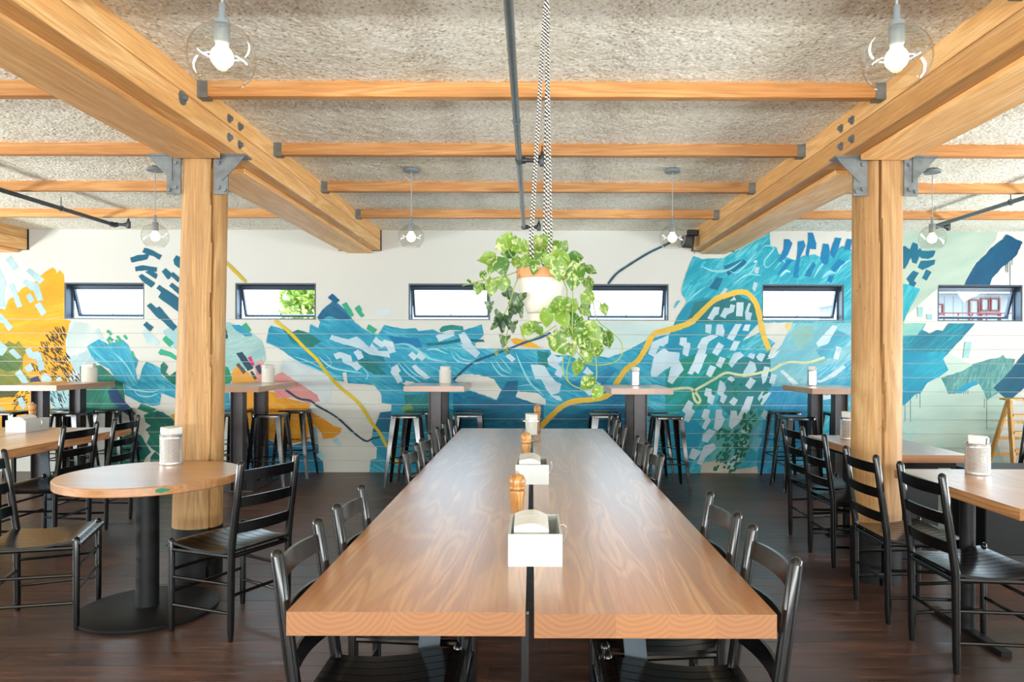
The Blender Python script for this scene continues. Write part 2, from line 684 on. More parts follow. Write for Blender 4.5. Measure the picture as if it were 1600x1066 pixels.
# ---- back wall: painted plaster above, shiplap boards below the window sills
SILL, HEAD = 1.797, 2.224
WINX = [(-5.51, -4.57), (-3.50, -2.55), (-1.46, -0.50), (0.65, 1.60), (2.70, 3.66), (4.765, 5.765)]
ROWH = 22.0 / 132.8
wall = MB()
wall.box((XL, YB, HEAD), (XR, YB + 0.16, ZC + 0.05))
xs = [XL] + [v for w in WINX for v in w] + [XR]
for a, b in zip(xs[::2], xs[1::2]):
    wall.box((a, YB, SILL), (b, YB + 0.16, HEAD))
wall.box((XL, YB + 0.022, -0.02), (XR, YB + 0.16, SILL))
wall_back = S(wall.build('wall_back', 'wall_paint'))
ROWS = []
z = SILL
while z > 0.02:
    ROWS.append((max(0.0, z - ROWH), z))
    z -= ROWH
BEV = 0.0055
for k, (za, zb) in enumerate(ROWS):
    cuts = [XL, -2.1 + (k * 1.37) % 3.1, 1.9 + (k * 0.93) % 2.6, XR]
    for a, b in zip(cuts[:-1], cuts[1:]):
        m = MB()
        m.prism([(YB, za + 0.0008), (YB + 0.022, za + 0.0008), (YB + 0.022, zb), (YB + BEV, zb), (YB, zb - BEV)], 0, a + 0.0004, b - 0.0004)
        m.build('wall_board', 'wall_paint', wall_back)

# ---- the other walls stand outside the frame, with the windows that light the room
wl = MB()
wl.box((XL - 0.2, YF, 0), (XL, YB + 0.16, 0.75)).box((XL - 0.2, YF, 1.4), (XL, YB + 0.16, ZC))
wl.box((XL - 0.2, YF, 0.75), (XL, -1.4, 1.4)).box((XL - 0.2, 6.6, 0.75), (XL, YB + 0.16, 1.4))
S(wl.build('wall_left', 'wall_paint'))
wr = MB()
wr.box((XR, YF, 0), (XR + 0.2, YB + 0.16, 0.6)).box((XR, YF, 1.6), (XR + 0.2, YB + 0.16, ZC))
wr.box((XR, YF, 0.6), (XR + 0.2, -1.4, 1.6)).box((XR, 6.6, 0.6), (XR + 0.2, YB + 0.16, 1.6))
S(wr.build('wall_right', 'wall_paint'))
wf = MB()
wf.box((XL - 0.2, YF - 0.2, 0), (XR + 0.2, YF, 0.9)).box((XL - 0.2, YF - 0.2, 1.5), (XR + 0.2, YF, ZC))
wf.box((XL - 0.2, YF - 0.2, 0.9), (-5.8, YF, 1.5)).box((5.2, YF - 0.2, 0.9), (XR + 0.2, YF, 1.5))
S(wf.build('wall_front', 'wall_paint'))

# ---- six small awning windows, hung from the top and pushed open
for i, (a, b) in enumerate(WINX):
    w = S(empty('window_%d' % (i + 1), ((a + b) / 2, YB + 0.08, SILL)))
    hw, h = (b - a) / 2, HEAD - SILL
    fr = 0.018
    m = MB()
    m.box((-hw, -0.075, 0), (-hw + fr, 0.08, h)).box((hw - fr, -0.075, 0), (hw, 0.08, h))
    m.box((-hw + fr, -0.075, 0), (hw - fr, 0.08, fr * 0.7)).box((-hw + fr, -0.075, h - fr), (hw - fr, 0.08, h))
    m.box((-hw + fr, 0.03, fr), (-hw + fr + 0.012, 0.045, h - fr)).box((hw - fr - 0.012, 0.03, fr), (hw - fr, 0.045, h - fr))
    m.build('window_frame', 'window_metal', w)
    sash = bpy.data.objects.new('sash', None)
    # the sash, tilted outwards about its top edge
    ang = radians(20)
    sw, sh, st = hw - fr - 0.004, h - fr * 2.2, 0.026
    m = MB()
    m.box((-sw, -0.02, -sh), (-sw + st, 0.02, 0)).box((sw - st, -0.02, -sh), (sw, 0.02, 0))
    m.box((-sw + st, -0.02, -st), (sw - st, 0.02, 0)).box((-sw + st, -0.02, -st - 0.022), (sw - st, 0.02, -st)).box((-sw + st, -0.02, -sh), (sw - st, 0.02, -sh + st))
    sash = m.build('sash', 'window_metal', w)
    sash.location = (0, 0.03, h - fr * 1.05)
    sash.rotation_euler = (ang, 0, 0)
    MB().box((-sw + st, -0.004, -sh + st), (sw - st, 0.004, -st)).build('pane', 'window_glass', sash)
    MB().tube([(0, -0.022, -sh + 0.012), (0.0, -0.05, -sh + 0.014), (0.0, -0.054, -sh + 0.06)], 0.005, 6).build('window_latch', 'window_metal', sash)
    for s in (-1, 1):
        MB().tube([(s * (sw - 0.006), 0.06, h * 0.62), (s * (sw - 0.006), 0.105, h * 0.42)], 0.006, 6).build('stay_arm', 'window_metal', w)

# ================================================================ mural
wall_mural = tag(empty('wall_mural', (0, YB, 0)), 'abstract mural of blue, green and yellow brush strokes painted along the back wall', 'mural')
CR = {'A': (0, 380, 5.517), 'B': (0, 540, 5.517), 'C': (340, 380, 5.517), 'E': (340, 550, 5.517), 'G': (560, 480, 5.331),
      'H': (840, 480, 5.33), 'I': (1040, 360, 5.33), 'J': (1040, 550, 5.33), 'K': (1390, 360, 5.33), 'M': (1390, 550, 5.33), 'P': (0, 0, 1.0), 'Q': (800, 266, 4.0)}
STROKE_N = [0]
DEPTH = [0.0]
mr = random.Random(11)


def to_wall(cr, pts):
    ox, oy, s = CR[cr]
    out = []
    for (x, y) in pts:
        p = at_depth(ox + x / s, oy + y / s, YB)
        out.append((p.x, p.z))
    return out


def rough_edge(poly, step=0.035, amp=0.0035):
    out = []
    n = len(poly)
    for i in range(n):
        a, b = Vector(poly[i]), Vector(poly[(i + 1) % n])
        d = (b - a).length
        k = max(1, min(14, int(d / step)))
        nrm = Vector((-(b - a).y, (b - a).x)).normalized() if d > 1e-6 else Vector((0, 0))
        for j in range(k):
            p = a.lerp(b, j / k)
            if j:
                p = p + nrm * mr.uniform(-amp, amp)
            out.append((p.x, p.y))
    return out


def pigment(c):
    sat = (max(c) - min(c)) / max(c)
    return 0.715 + (0.34 * sat if c[2] > c[0] and max(c) > 150 else 0.0)


def lay(polys, name, col, col2, amt, ang, kind=None):
    """Lay flat paint on the wall: polygons in wall coordinates (x, z), cut at board joints and windows."""
    STROKE_N[0] += 1
    DEPTH[0] += 0.000018
    bm = bmesh.new()
    zlo, zhi, xlo, xhi = 9, -9, 99, -99
    for poly in polys:
        poly = [(x, max(0.004, zz)) for x, zz in poly]
        if kind:
            DEPTH[0] += 0.000008
        yy = -0.0006 - DEPTH[0]
        vs = [bm.verts.new((x, yy, zz)) for x, zz in poly]
        for t in geometry.tessellate_polygon([[Vector((x, zz, 0)) for x, zz in poly]]):
            try:
                bm.faces.new([vs[i] for i in t])
            except ValueError:
                pass
        zlo = min(zlo, min(p[1] for p in poly)); zhi = max(zhi, max(p[1] for p in poly))
        xlo = min(xlo, min(p[0] for p in poly)); xhi = max(xhi, max(p[0] for p in poly))

    def cut(co, no):
        g = bm.verts[:] + bm.edges[:] + bm.faces[:]
        bmesh.ops.bisect_plane(bm, geom=g, dist=1e-6, plane_co=co, plane_no=no)
    bands = []
    for (za, zb) in ROWS:
        if zlo < zb and zhi > zb - BEV:
            cut((0, 0, zb), (0, 0, 1))
            cut((0, 0, zb - BEV), (0, 0, 1))
            bands.append((zb - BEV, zb))
    holes = []
    if zhi > SILL and zlo < HEAD:
        for (a, b) in WINX:
            if xlo < b and xhi > a:
                cut((a, 0, 0), (1, 0, 0)); cut((b, 0, 0), (1, 0, 0))
                cut((0, 0, SILL), (0, 0, 1)); cut((0, 0, HEAD), (0, 0, 1))
                holes.append((a, b))
    if bands or holes:
        dead = []
        for f in bm.faces:
            c = f.calc_center_median()
            if any(a < c.z < b for a, b in bands) or (SILL < c.z < HEAD and any(a < c.x < b for a, b in holes)):
                dead.append(f)
        bmesh.ops.delete(bm, geom=dead, context='FACES')
    bmesh.ops.recalc_face_normals(bm, faces=bm.faces)
    for f in bm.faces:
        if f.normal.y > 0:
            f.normal_flip()
    uvl = bm.loops.layers.uv.new('stroke')
    c1 = bm.loops.layers.float_color.new('paint')
    c2 = bm.loops.layers.float_color.new('streak')
    ca, sa = cos(ang), sin(ang)
    # pigment values for the wall's own light level
    lc, lc2 = [tuple(min(0.9, v * pigment(c)) for v in lin(c)[:3]) + (1.0,) for c in (col, col2 or col)]
    ou = STROKE_N[0] * 3.7
    for f in bm.faces:
        for lp in f.loops:
            x, zz = lp.vert.co.x, lp.vert.co.z
            lp[uvl].uv = (x * ca + zz * sa + ou, -x * sa + zz * ca)
            lp[c1] = lc
            lp[c2] = (lc2[0], lc2[1], lc2[2], amt)
    me = bpy.data.meshes.new(name)
    bm.to_mesh(me)
    bm.free()
    o = link(name, me, 'mural_paint', wall_mural)
    if kind:
        o['kind'] = kind
    return o


def P(cr, col, pts, col2=None, amt=0.0, ang=45, name='brush_stroke', amp=0.0035):
    return lay([rough_edge(to_wall(cr, pts), amp=amp)], name, col, col2, amt, radians(ang))


def spline(pts, k=5):
    pts = [Vector(p) for p in pts]
    out = []
    n = len(pts)
    for i in range(n - 1):
        p0, p1, p2, p3 = pts[max(0, i - 1)], pts[i], pts[i + 1], pts[min(n - 1, i + 2)]
        for j in range(k):
            t = j / k
            out.append(0.5 * (2 * p1 + (p2 - p0) * t + (2 * p0 - 5 * p1 + 4 * p2 - p3) * t * t + (3 * p1 - p0 - 3 * p2 + p3) * t ** 3))
    out.append(pts[-1])
    return out


def ribbon(pts, w, taper=False):
    ps = spline(pts)
    L, R = [], []
    for i, p in enumerate(ps):
        d = (ps[min(i + 1, len(ps) - 1)] - ps[max(i - 1, 0)])
        n = Vector((-d.y, d.x)).normalized()
        ww = w * (0.5 + 0.06 * mr.uniform(-1, 1))
        if taper:
            ww *= max(0.15, sin(pi * (i + 0.5) / len(ps)))
        L.append(p + n * ww)
        R.append(p - n * ww)
    quads = []
    for i in range(len(ps) - 1):
        quads.append([tuple(L[i]), tuple(L[i + 1]), tuple(R[i + 1]), tuple(R[i])])
    return quads


def LN(cr, col, wpx, pts, name='painted_line', taper=False):
    return lay(ribbon(to_wall(cr, pts), wpx / 132.8, taper), name, col, None, 0.0, 0.0)


def inside(p, poly):
    x, y = p
    c = False
    j = len(poly) - 1
    for i in range(len(poly)):
        xi, yi = poly[i]; xj, yj = poly[j]
        if (yi > y) != (yj > y) and x < (xj - xi) * (y - yi) / (yj - yi) + xi:
            c = not c
        j = i
    return c


def scatter(cr, region, n, ln, wd, ang, jit, col, name, kind='stuff', taper=True):
    """Many small like marks inside a region, laid as one part."""
    reg = to_wall(cr, region)
    xs_, zs_ = [p[0] for p in reg], [p[1] for p in reg]
    polys = []
    tries = 0
    while len(polys) < n and tries < n * 30:
        tries += 1
        p = (mr.uniform(min(xs_), max(xs_)), mr.uniform(min(zs_), max(zs_)))
        if not inside(p, reg):
            continue
        a = radians(ang + mr.uniform(-jit, jit))
        l, w = ln * mr.uniform(0.7, 1.25) / 132.8 / 2, wd * mr.uniform(0.8, 1.2) / 132.8 / 2
        k = 8
        poly = []
        for q in range(k):
            t = 2 * pi * q / k
            ux, uy = l * cos(t), w * sin(t)
            poly.append((p[0] + ux * cos(a) - uy * sin(a), p[1] + ux * sin(a) + uy * cos(a)))
        polys.append(poly)
    return lay(polys, name, col, None, 0.0, 0.0, kind)


YEL, YEL2 = (251, 172, 12), (255, 204, 60)
BLUE, BLUE2 = (10, 132, 164), (104, 200, 218)
DBLUE = (8, 106, 146)
TEAL, TEAL2 = (18, 150, 172), (120, 212, 226)
DTEAL = (12, 106, 138)
GRN, GRN2 = (22, 126, 106), (60, 160, 130)
EMER = (46, 160, 126)
PALE = (176, 208, 216)
DASH = (204, 226, 238)
NAVY = (38, 78, 102)
WHITE = (230, 231, 224)
# --- left end: yellow field, pale dashes, dark hatching
P('P', YEL, [(62, 432), (72, 424), (82, 418), (87, 421), (89, 427), (93, 422), (100, 429), (101, 443), (100, 498.7), (112, 501), (108, 507), (105, 523), (103, 560), (110, 565), (115, 577), (108, 590), (100, 604), (80, 650), (0, 672), (-90, 670), (-90, 480), (0, 482), (8, 484), (12, 470), (25, 460), (35, 450), (45, 445), (58, 438)], YEL2, 0.8, 10)
P('B', (118, 132, 52), [(-120, 20), (60, -20), (70, -40), (130, -10), (160, -40), (232, 40), (200, 100), (195, 220), (290, 300), (250, 345), (-120, 345)], (210, 176, 40), 0.9, -25)
P('B', (66, 104, 56), [(-100, 60), (30, 50), (120, 80), (190, 130), (160, 210), (60, 230), (-100, 150)], (130, 150, 60), 0.8, -30)
P('B', (70, 80, 40), [(-100, 390), (170, 388), (120, 440), (-100, 460)], (190, 160, 40), 0.8, 10)
P('B', PALE, [(565, -60), (740, -80), (750, 10), (830, 130), (760, 300), (640, 210), (600, 130), (565, 0)], (226, 234, 232), 0.9, 60)
P('A', (208, 224, 222), [(600, 700), (640, 670), (760, 690), (870, 820), (760, 890), (740, 930), (570, 993), (575, 800)], (226, 230, 224), 0.7, 60)
scatter('B', [(370, -50), (470, -150), (575, -180), (565, 0), (600, 130), (620, 190), (560, 300), (380, 300), (260, 200), (330, 80)], 190, 9, 1.7, -48, 22, (62, 50, 18), 'dark_hatching')
scatter('B', [(120, 390), (260, 390), (260, 470), (200, 520), (100, 560), (110, 460)], 26, 9, 1.7, 40, 30, (62, 50, 18), 'dark_hatching')
for q in [[(45, 140), (95, 105), (165, 210), (120, 240)], [(225, 240), (255, 215), (385, 310), (345, 355)], [(75, 360), (115, 340), (195, 545), (150, 560)],
          [(190, 340), (225, 310), (262, 330), (330, 350), (375, 490), (325, 500), (290, 410), (265, 405)], [(225, 455), (265, 430), (300, 490), (260, 520)],
          [(300, 535), (345, 508), (405, 600), (360, 630)], [(-60, 180), (0, 215), (55, 345), (30, 480), (60, 545), (20, 560), (-60, 520)],
          [(-30, 590), (15, 610), (115, 725), (75, 760), (30, 690), (-30, 680)], [(215, 920), (265, 900), (285, 940), (335, 930), (360, 985), (290, 1000), (245, 985)],
          [(80, 935), (120, 910), (190, 985), (150, 1000)], [(-60, 800), (0, 840), (70, 900), (20, 960), (-60, 965)]]:
    P('A', PALE, q, (214, 232, 234), 0.5, 60, 'paint_dash')
for q in [[(210, 190), (260, 155), (295, 205), (240, 235)], [(130, 240), (175, 205), (255, 320), (190, 325)], [(300, 70), (350, 60), (390, 205), (340, 225)],
          [(350, 270), (395, 235), (450, 290), (440, 312), (365, 312)], [(480, 290), (520, 265), (540, 300), (490, 312)], [(150, 460), (190, 440), (230, 520), (200, 555), (165, 510)],
          [(75, 50), (115, 25), (180, 90), (150, 120)], [(-60, -40), (30, 0), (66, 30), (20, 90), (-60, 60)], [(-40, 560), (10, 530), (60, 560), (0, 590)]]:
    P('B', PALE, q, (210, 230, 236), 0.5, 60, 'paint_dash')
P('B', (42, 62, 108), [(262, 285), (330, 262), (355, 312), (268, 315)], name='paint_dash')
P('B', (150, 200, 212), [(412, 388), (690, 388), (680, 480), (600, 535), (440, 540)], (210, 230, 232), 0.7, 40)
scatter('B', [(430, 390), (690, 390), (680, 480), (600, 530), (440, 525)], 36, 9, 1.7, -55, 20, (30, 50, 60), 'dark_hatching')
scatter('B', [(560, 180), (640, 220), (720, 260), (700, 310), (560, 310)], 22, 9, 1.7, -55, 20, (36, 66, 84), 'dark_hatching')
# --- the blue wing and the green ground beside the left post
P('B', GRN, [(690, 180), (870, 170), (990, 270), (1060, 310), (1075, 430), (1080, 500), (990, 580), (690, 600)], GRN2, 0.7, 60)
P('B', BLUE, [(750, 10), (775, -10), (855, -55), (900, -30), (935, -10), (1000, -30), (1060, -50), (1110, 0), (1135, 60), (1150, 75), (1195, 130), (1160, 230), (1140, 250), (1200, 300), (1230, 190), (1262, 138), (1400, 200), (1390, 260), (1525, 350), (1560, 380), (1560, 490), (1500, 450), (1390, 412), (1380, 510), (1320, 522), (1200, 490), (1075, 420), (1070, 330), (1000, 290), (940, 200), (830, 140), (790, 90)], BLUE2, 0.9, -40)
P('B', (28, 150, 182), [(960, -30), (1100, 0), (1130, 60), (1170, 200), (1190, 330), (1100, 380), (1060, 250), (980, 120)], (150, 216, 222), 0.9, -60)
LN('B', (150, 216, 226), 2.6, [(1150, 380), (1200, 430), (1290, 440), (1370, 410)], taper=True)
LN('B', (150, 216, 226), 2.2, [(1080, 340), (1150, 380), (1300, 400), (1380, 380)], taper=True)
LN('B', (130, 206, 220), 3, [(980, 60), (1090, 170), (1180, 330)], taper=True)
for q in [[(915, 760), (935, 745), (972, 780), (955, 798)], [(925, 825), (945, 800), (985, 835), (965, 850)], [(1000, 805), (1020, 795), (1060, 850), (1035, 860)], [(1060, 800), (1080, 788), (1105, 820), (1090, 836)], [(915, 830), (930, 825), (960, 870), (945, 876)], [(990, 835), (1010, 830), (1045, 880), (1020, 890)], [(1125, 935), (1150, 930), (1165, 985), (1140, 992)]]:
    P('A', EMER, q, name='paint_dash')
P('B', (20, 70, 118), [(930, 390), (1000, 358), (1070, 470), (1172, 590), (1130, 618), (1050, 560), (960, 480)], (30, 100, 130), 0.6, -50)
P('B', GRN, [(1240, 600), (1360, 560), (1480, 620), (1560, 700), (1560, 993), (1420, 965), (1300, 880), (1265, 840), (1292, 780), (1255, 722), (1302, 690), (1255, 660)], GRN2, 0.6, -40)
P('B', GRN, [(1185, 545), (1215, 500), (1280, 520), (1352, 548), (1300, 592)], GRN2, 0.5, -30)
P('B', (14, 104, 100), [(1330, 580), (1400, 570), (1510, 660), (1470, 700), (1350, 640)], GRN2, 0.4, -40)
P('B', (18, 116, 106), [(900, 880), (1150, 740), (1220, 780), (1305, 920), (1250, 975), (1200, 1100), (900, 1100)], GRN2, 0.6, -50)
P('B', (24, 58, 98), [(1150, 830), (1185, 800), (1228, 890), (1190, 918)], name='paint_dash')
P('B', GRN, [(1300, 960), (1340, 915), (1425, 995), (1560, 1100), (1290, 1100)], GRN2, 0.4, -50)
P('B', EMER, [(1365, 60), (1388, 28), (1480, 60), (1560, 115), (1560, 150), (1460, 95), (1380, 82)], name='brush_stroke')
P('B', (28, 128, 110), [(1385, 170), (1410, 140), (1452, 182), (1430, 230), (1462, 262), (1530, 215), (1560, 230), (1560, 350), (1490, 332), (1390, 240)], EMER, 0.5, -40)
P('A', (170, 212, 218), [(1405, 760), (1470, 722), (1570, 735), (1570, 940), (1500, 905), (1470, 860), (1430, 800)], (214, 230, 232), 0.7, 60)
P('A', (192, 222, 228), [(1225, 770), (1260, 735), (1382, 860), (1340, 890), (1300, 850), (1280, 872)], name='paint_dash')
P('A', (204, 226, 230), [(815, 750), (850, 732), (900, 820), (870, 840)], name='paint_dash')
P('A', EMER, [(1400, 830), (1430, 795), (1502, 860), (1465, 897)], name='paint_dash')
P('B', YEL, [(1470, 600), (1530, 580), (1560, 640), (1560, 690), (1510, 650)], name='brush_stroke')
for q in [[(1228, 80), (1245, 40), (1300, 55), (1398, 105), (1375, 145), (1330, 115)], [(1122, 125), (1180, 105), (1290, 92), (1270, 140), (1135, 168)],
          [(1165, 205), (1230, 190), (1355, 210), (1350, 250), (1250, 235), (1170, 245)], [(1250, 250), (1300, 230), (1360, 270), (1345, 310)],
          [(1195, 285), (1225, 265), (1340, 345), (1305, 385), (1220, 320)], [(1395, 245), (1430, 215), (1480, 260), (1470, 300), (1450, 315)],
          [(1470, 280), (1490, 248), (1560, 310), (1535, 340)], [(1495, 145), (1520, 105), (1590, 135), (1590, 250), (1505, 185)],
          [(1458, 370), (1485, 340), (1570, 405), (1550, 452)], [(1348, 390), (1375, 360), (1450, 410), (1590, 505), (1590, 630), (1480, 550), (1365, 465), (1390, 425)],
          [(1265, 540), (1300, 515), (1350, 560), (1375, 545), (1420, 600), (1530, 720), (1495, 760), (1400, 670), (1355, 640)], [(1235, 705), (1265, 675), (1325, 725), (1298, 762)]]:
    P('A', (14, 108, 138), q, (20, 84, 116), 0.6, -35, 'paint_dash')
# --- between the left post and the hanging plant
P('C', (150, 196, 196), [(-20, 680), (100, 680), (150, 705), (200, 740), (290, 770), (380, 840), (400, 890), (420, 1000), (380, 1060), (200, 1100), (-20, 1100)], (200, 222, 218), 0.9, 20)
P('C', (30, 138, 176), [(120, 705), (190, 705), (290, 775), (300, 802), (240, 806), (150, 745)], BLUE2, 0.5, -30)
P('C', EMER, [(205, 715), (245, 685), (292, 750), (265, 773)], name='paint_dash')
P('C', NAVY, [(30, 720), (70, 712), (92, 820), (40, 832)], name='paint_dash')
P('E', (216, 230, 234), [(560, 60), (660, 90), (900, 180), (1010, 250), (960, 420), (860, 440), (700, 300), (540, 200)], (236, 226, 226), 0.6, -35)
P('E', (24, 148, 112), [(-20, 110), (90, 130), (132, 240), (100, 275), (-20, 275)], GRN2, 0.6, 60)
P('E', (30, 134, 164), [(-20, 350), (100, 350), (110, 510), (-20, 520)], BLUE2, 0.6, 30)
P('E', (248, 178, 66), [(120, 180), (170, 115), (250, 165), (345, 250), (320, 300), (130, 300)], (252, 150, 70), 0.7, 60)
P('E', (250, 162, 20), [(215, 340), (480, 345), (600, 400), (800, 450), (790, 510), (900, 568), (1000, 640), (1070, 660), (1060, 700), (1000, 742), (910, 750), (890, 690), (850, 640), (790, 590), (780, 760), (600, 800), (215, 700)], (255, 196, 60), 0.8, -20)
P('E', (243, 168, 160), [(320, 120), (380, 60), (430, 160), (420, 250), (500, 200), (560, 175), (680, 255), (780, 320), (860, 370), (885, 425), (780, 445), (640, 392), (520, 400), (470, 300), (340, 250)], (246, 104, 140), 0.75, -30)
P('E', (14, 116, 152), [(215, 620), (350, 720), (600, 820), (780, 770), (870, 800), (870, 850), (907, 930), (917, 1042), (215, 1042)], (20, 90, 120), 0.6, 60)
for q, c in [([(160, 10), (215, 0), (312, 140), (260, 165)], NAVY), ([(260, 50), (290, 35), (322, 110), (300, 122)], (232, 40, 110)), ([(158, 112), (185, 95), (247, 170), (225, 192)], (92, 92, 88)), ([(325, 125), (367, 105), (387, 180), (360, 192)], NAVY), ([(280, 170), (302, 165), (342, 230), (320, 242)], (92, 84, 76)), ([(850, 890), (890, 850), (937, 910), (900, 937)], (166, 214, 224)), ([(990, 760), (1030, 735), (1077, 800), (1045, 822)], (180, 218, 224)), ([(915, 380), (970, 370), (975, 430), (925, 440)], (206, 228, 230)), ([(790, 640), (850, 640), (870, 790), (800, 760)], (180, 210, 212))]:
    P('E', c, q, name='paint_dash')
# the long blue body of the mural
P('P', BLUE, [(416.1, 535.9), (419.8, 514.1), (423.4, 508.7), (437.9, 513.2), (456, 519.6), (465.1, 515), (483.2, 520.5), (485, 506.3), (497.7, 512.3), (500.4, 503.3), (495.5, 496), (503.1, 485.1), (519.5, 470.6), (528.5, 474.3), (539.4, 483.3), (546.6, 494.2), (555.7, 505.1), (572, 515.9), (586.5, 522.3), (590.1, 523.2), (600.3, 508.1), (631, 513.8), (650, 512.8), (654, 517.5), (676, 514.7), (687.5, 520.3), (723, 516.6), (753, 507.2), (756, 523.1), (742, 538.2), (750, 543.8), (798, 545.7), (850, 546.6), (859, 546.6), (862, 555), (934, 556), (951, 559), (975, 550.4), (1013, 529.7), (1046, 522), (1062, 505), (1094, 520), (1170, 620), (1170, 739.5), (577.4, 739.5), (579.3, 718.6), (588.3, 716.8), (589.2, 700.4), (580.2, 691.4), (582.9, 669.6), (592.9, 656.9), (593.8, 644.3), (611, 642.4), (611.9, 631.6), (596.5, 629.8), (595.6, 615.3), (584.7, 601.6), (543.9, 598.9), (541.2, 581.7), (534.9, 582.6), (537.6, 597.1), (523, 593.5), (503.1, 580.8), (477.8, 571.8), (459.6, 560.9), (434, 543)], BLUE2, 0.75, -25)
P('C', (16, 104, 150), [(900, 580), (990, 500), (1040, 522), (1100, 572), (1150, 650), (1060, 660), (960, 630), (880, 670), (858, 640)], BLUE2, 0.4, -40)
P('C', (10, 100, 148), [(950, 470), (990, 435), (1055, 492), (1020, 525)], name='paint_dash')
P('C', EMER, [(1070, 530), (1112, 508), (1178, 620), (1150, 640), (1120, 600)], name='paint_dash')
P('C', EMER, [(1180, 562), (1220, 532), (1245, 570), (1240, 590), (1270, 625), (1240, 642)], name='paint_dash')
P('C', EMER, [(1282, 740), (1302, 700), (1378, 745), (1350, 782)], name='paint_dash')
P('C', (206, 230, 238), [(1340, 560), (1480, 550), (1490, 610), (1380, 620)], (232, 231, 224), 0.9, 0)
P('C', (24, 124, 108), [(560, 742), (640, 770), (690, 748), (790, 778), (900, 850), (800, 905), (650, 862)], BLUE, 0.8, -30)
P('E', (20, 118, 130), [(1240, 0), (1420, 20), (1460, 130), (1380, 150), (1280, 80)], BLUE, 0.8, -30)
P('G', (10, 108, 156), [(240, 240), (500, 260), (545, 350), (440, 340), (300, 300)], BLUE, 0.7, -15)
P('G', DBLUE, [(790, 720), (930, 702), (1150, 782), (1190, 702), (1240, 620), (1330, 612), (1320, 740), (1460, 800), (1546, 810), (1546, 1040), (790, 1040)], BLUE, 0.7, 5)
P('G', DBLUE, [(180, 880), (270, 868), (300, 1040), (120, 1040)], BLUE, 0.6, 70)
P('G', (34, 120, 112), [(380, 732), (600, 722), (590, 890), (440, 900), (390, 810)], BLUE, 0.5, 50)
P('G', (122, 170, 100), [(355, 840), (430, 800), (472, 862), (372, 868)], GRN, 0.5, 40)
P('G', (24, 148, 136), [(675, 185), (700, 160), (780, 148), (870, 160), (877, 196), (760, 190), (685, 212)], TEAL2, 0.4, 5)
P('G', (24, 98, 106), [(560, 300), (700, 290), (850, 258), (1040, 270), (1052, 292), (850, 290), (700, 316), (580, 322)], BLUE, 0.5, 5)
P('G', (24, 118, 108), [(0, 420), (100, 450), (240, 560), (130, 560), (0, 480)], BLUE, 0.8, -40)
P('H', DBLUE, [(30, 1020), (120, 930), (200, 850), (300, 800), (560, 770), (640, 720), (740, 730), (740, 1020)], BLUE, 0.7, 10)
P('H', (16, 116, 156), [(200, 600), (350, 700), (560, 640), (660, 520), (520, 500), (430, 590), (260, 620)], BLUE2, 0.4, 20)
P('H', (22, 128, 118), [(0, 360), (90, 380), (110, 480), (60, 520), (0, 470)], BLUE, 0.7, -40)
P('H', (214, 236, 234), [(430, 130), (1105, 122), (1150, 130), (1090, 220), (930, 262), (720, 375), (600, 416), (500, 405), (430, 395)], WHITE, 0.7, 0)
for pts, w in [([(300, 310), (400, 310), (480, 350), (600, 430), (740, 455)], 4.5), ([(560, 360), (640, 350), (740, 390)], 3), ([(770, 380), (830, 450), (950, 470), (1060, 450)], 2.6), ([(800, 370), (860, 430), (960, 450)], 2), ([(1100, 450), (1180, 560), (1280, 580)], 2.4), ([(1140, 440), (1200, 520), (1270, 550)], 2), ([(1180, 420), (1240, 490), (1280, 540)], 1.6), ([(20, 480), (80, 560), (60, 610)], 2), ([(330, 460), (420, 560), (540, 640)], 2.2), ([(360, 450), (460, 550), (580, 620)], 1.6), ([(250, 470), (330, 600), (420, 660)], 1.6), ([(1350, 470), (1420, 620), (1546, 740)], 3), ([(1310, 380), (1380, 540), (1470, 680)], 2.4), ([(1330, 660), (1430, 650), (1520, 700)], 2)]:
    LN('G', (138, 212, 228), w, pts, 'brush_streak', True)
for pts, w in [([(380, 700), (470, 620), (430, 560), (330, 600)], 1.0), ([(930, 20), (980, 100), (900, 160)], 1.0), ([(870, 40), (1000, 140), (1250, 180)], 3), ([(600, 60), (800, 130), (1060, 240)], 2.4), ([(660, 40), (800, 90), (1000, 190)], 1.8)]:
    LN('E', (150, 216, 230), w, pts, 'brush_streak', True)
P('G', WHITE, [(790, 600), (830, 570), (880, 558), (1000, 562), (1130, 600), (1192, 690), (1150, 772), (930, 692), (850, 642)], amp=0.006)
P('G', WHITE, [(1310, 742), (1330, 700), (1500, 720), (1560, 770), (1560, 815), (1460, 800), (1320, 752)], amp=0.006)
P('G', WHITE, [(375, 640), (400, 612), (450, 620), (520, 650), (420, 662)], amp=0.004)
P('G', WHITE, [(965, 330), (1000, 300), (1180, 290), (1260, 262), (1546, 330), (1546, 350), (1000, 345)])
P('G', (250, 184, 40), [(1265, 266), (1310, 258), (1420, 280), (1534, 346), (1400, 332), (1300, 312)], (236, 160, 30), 0.6, -15)
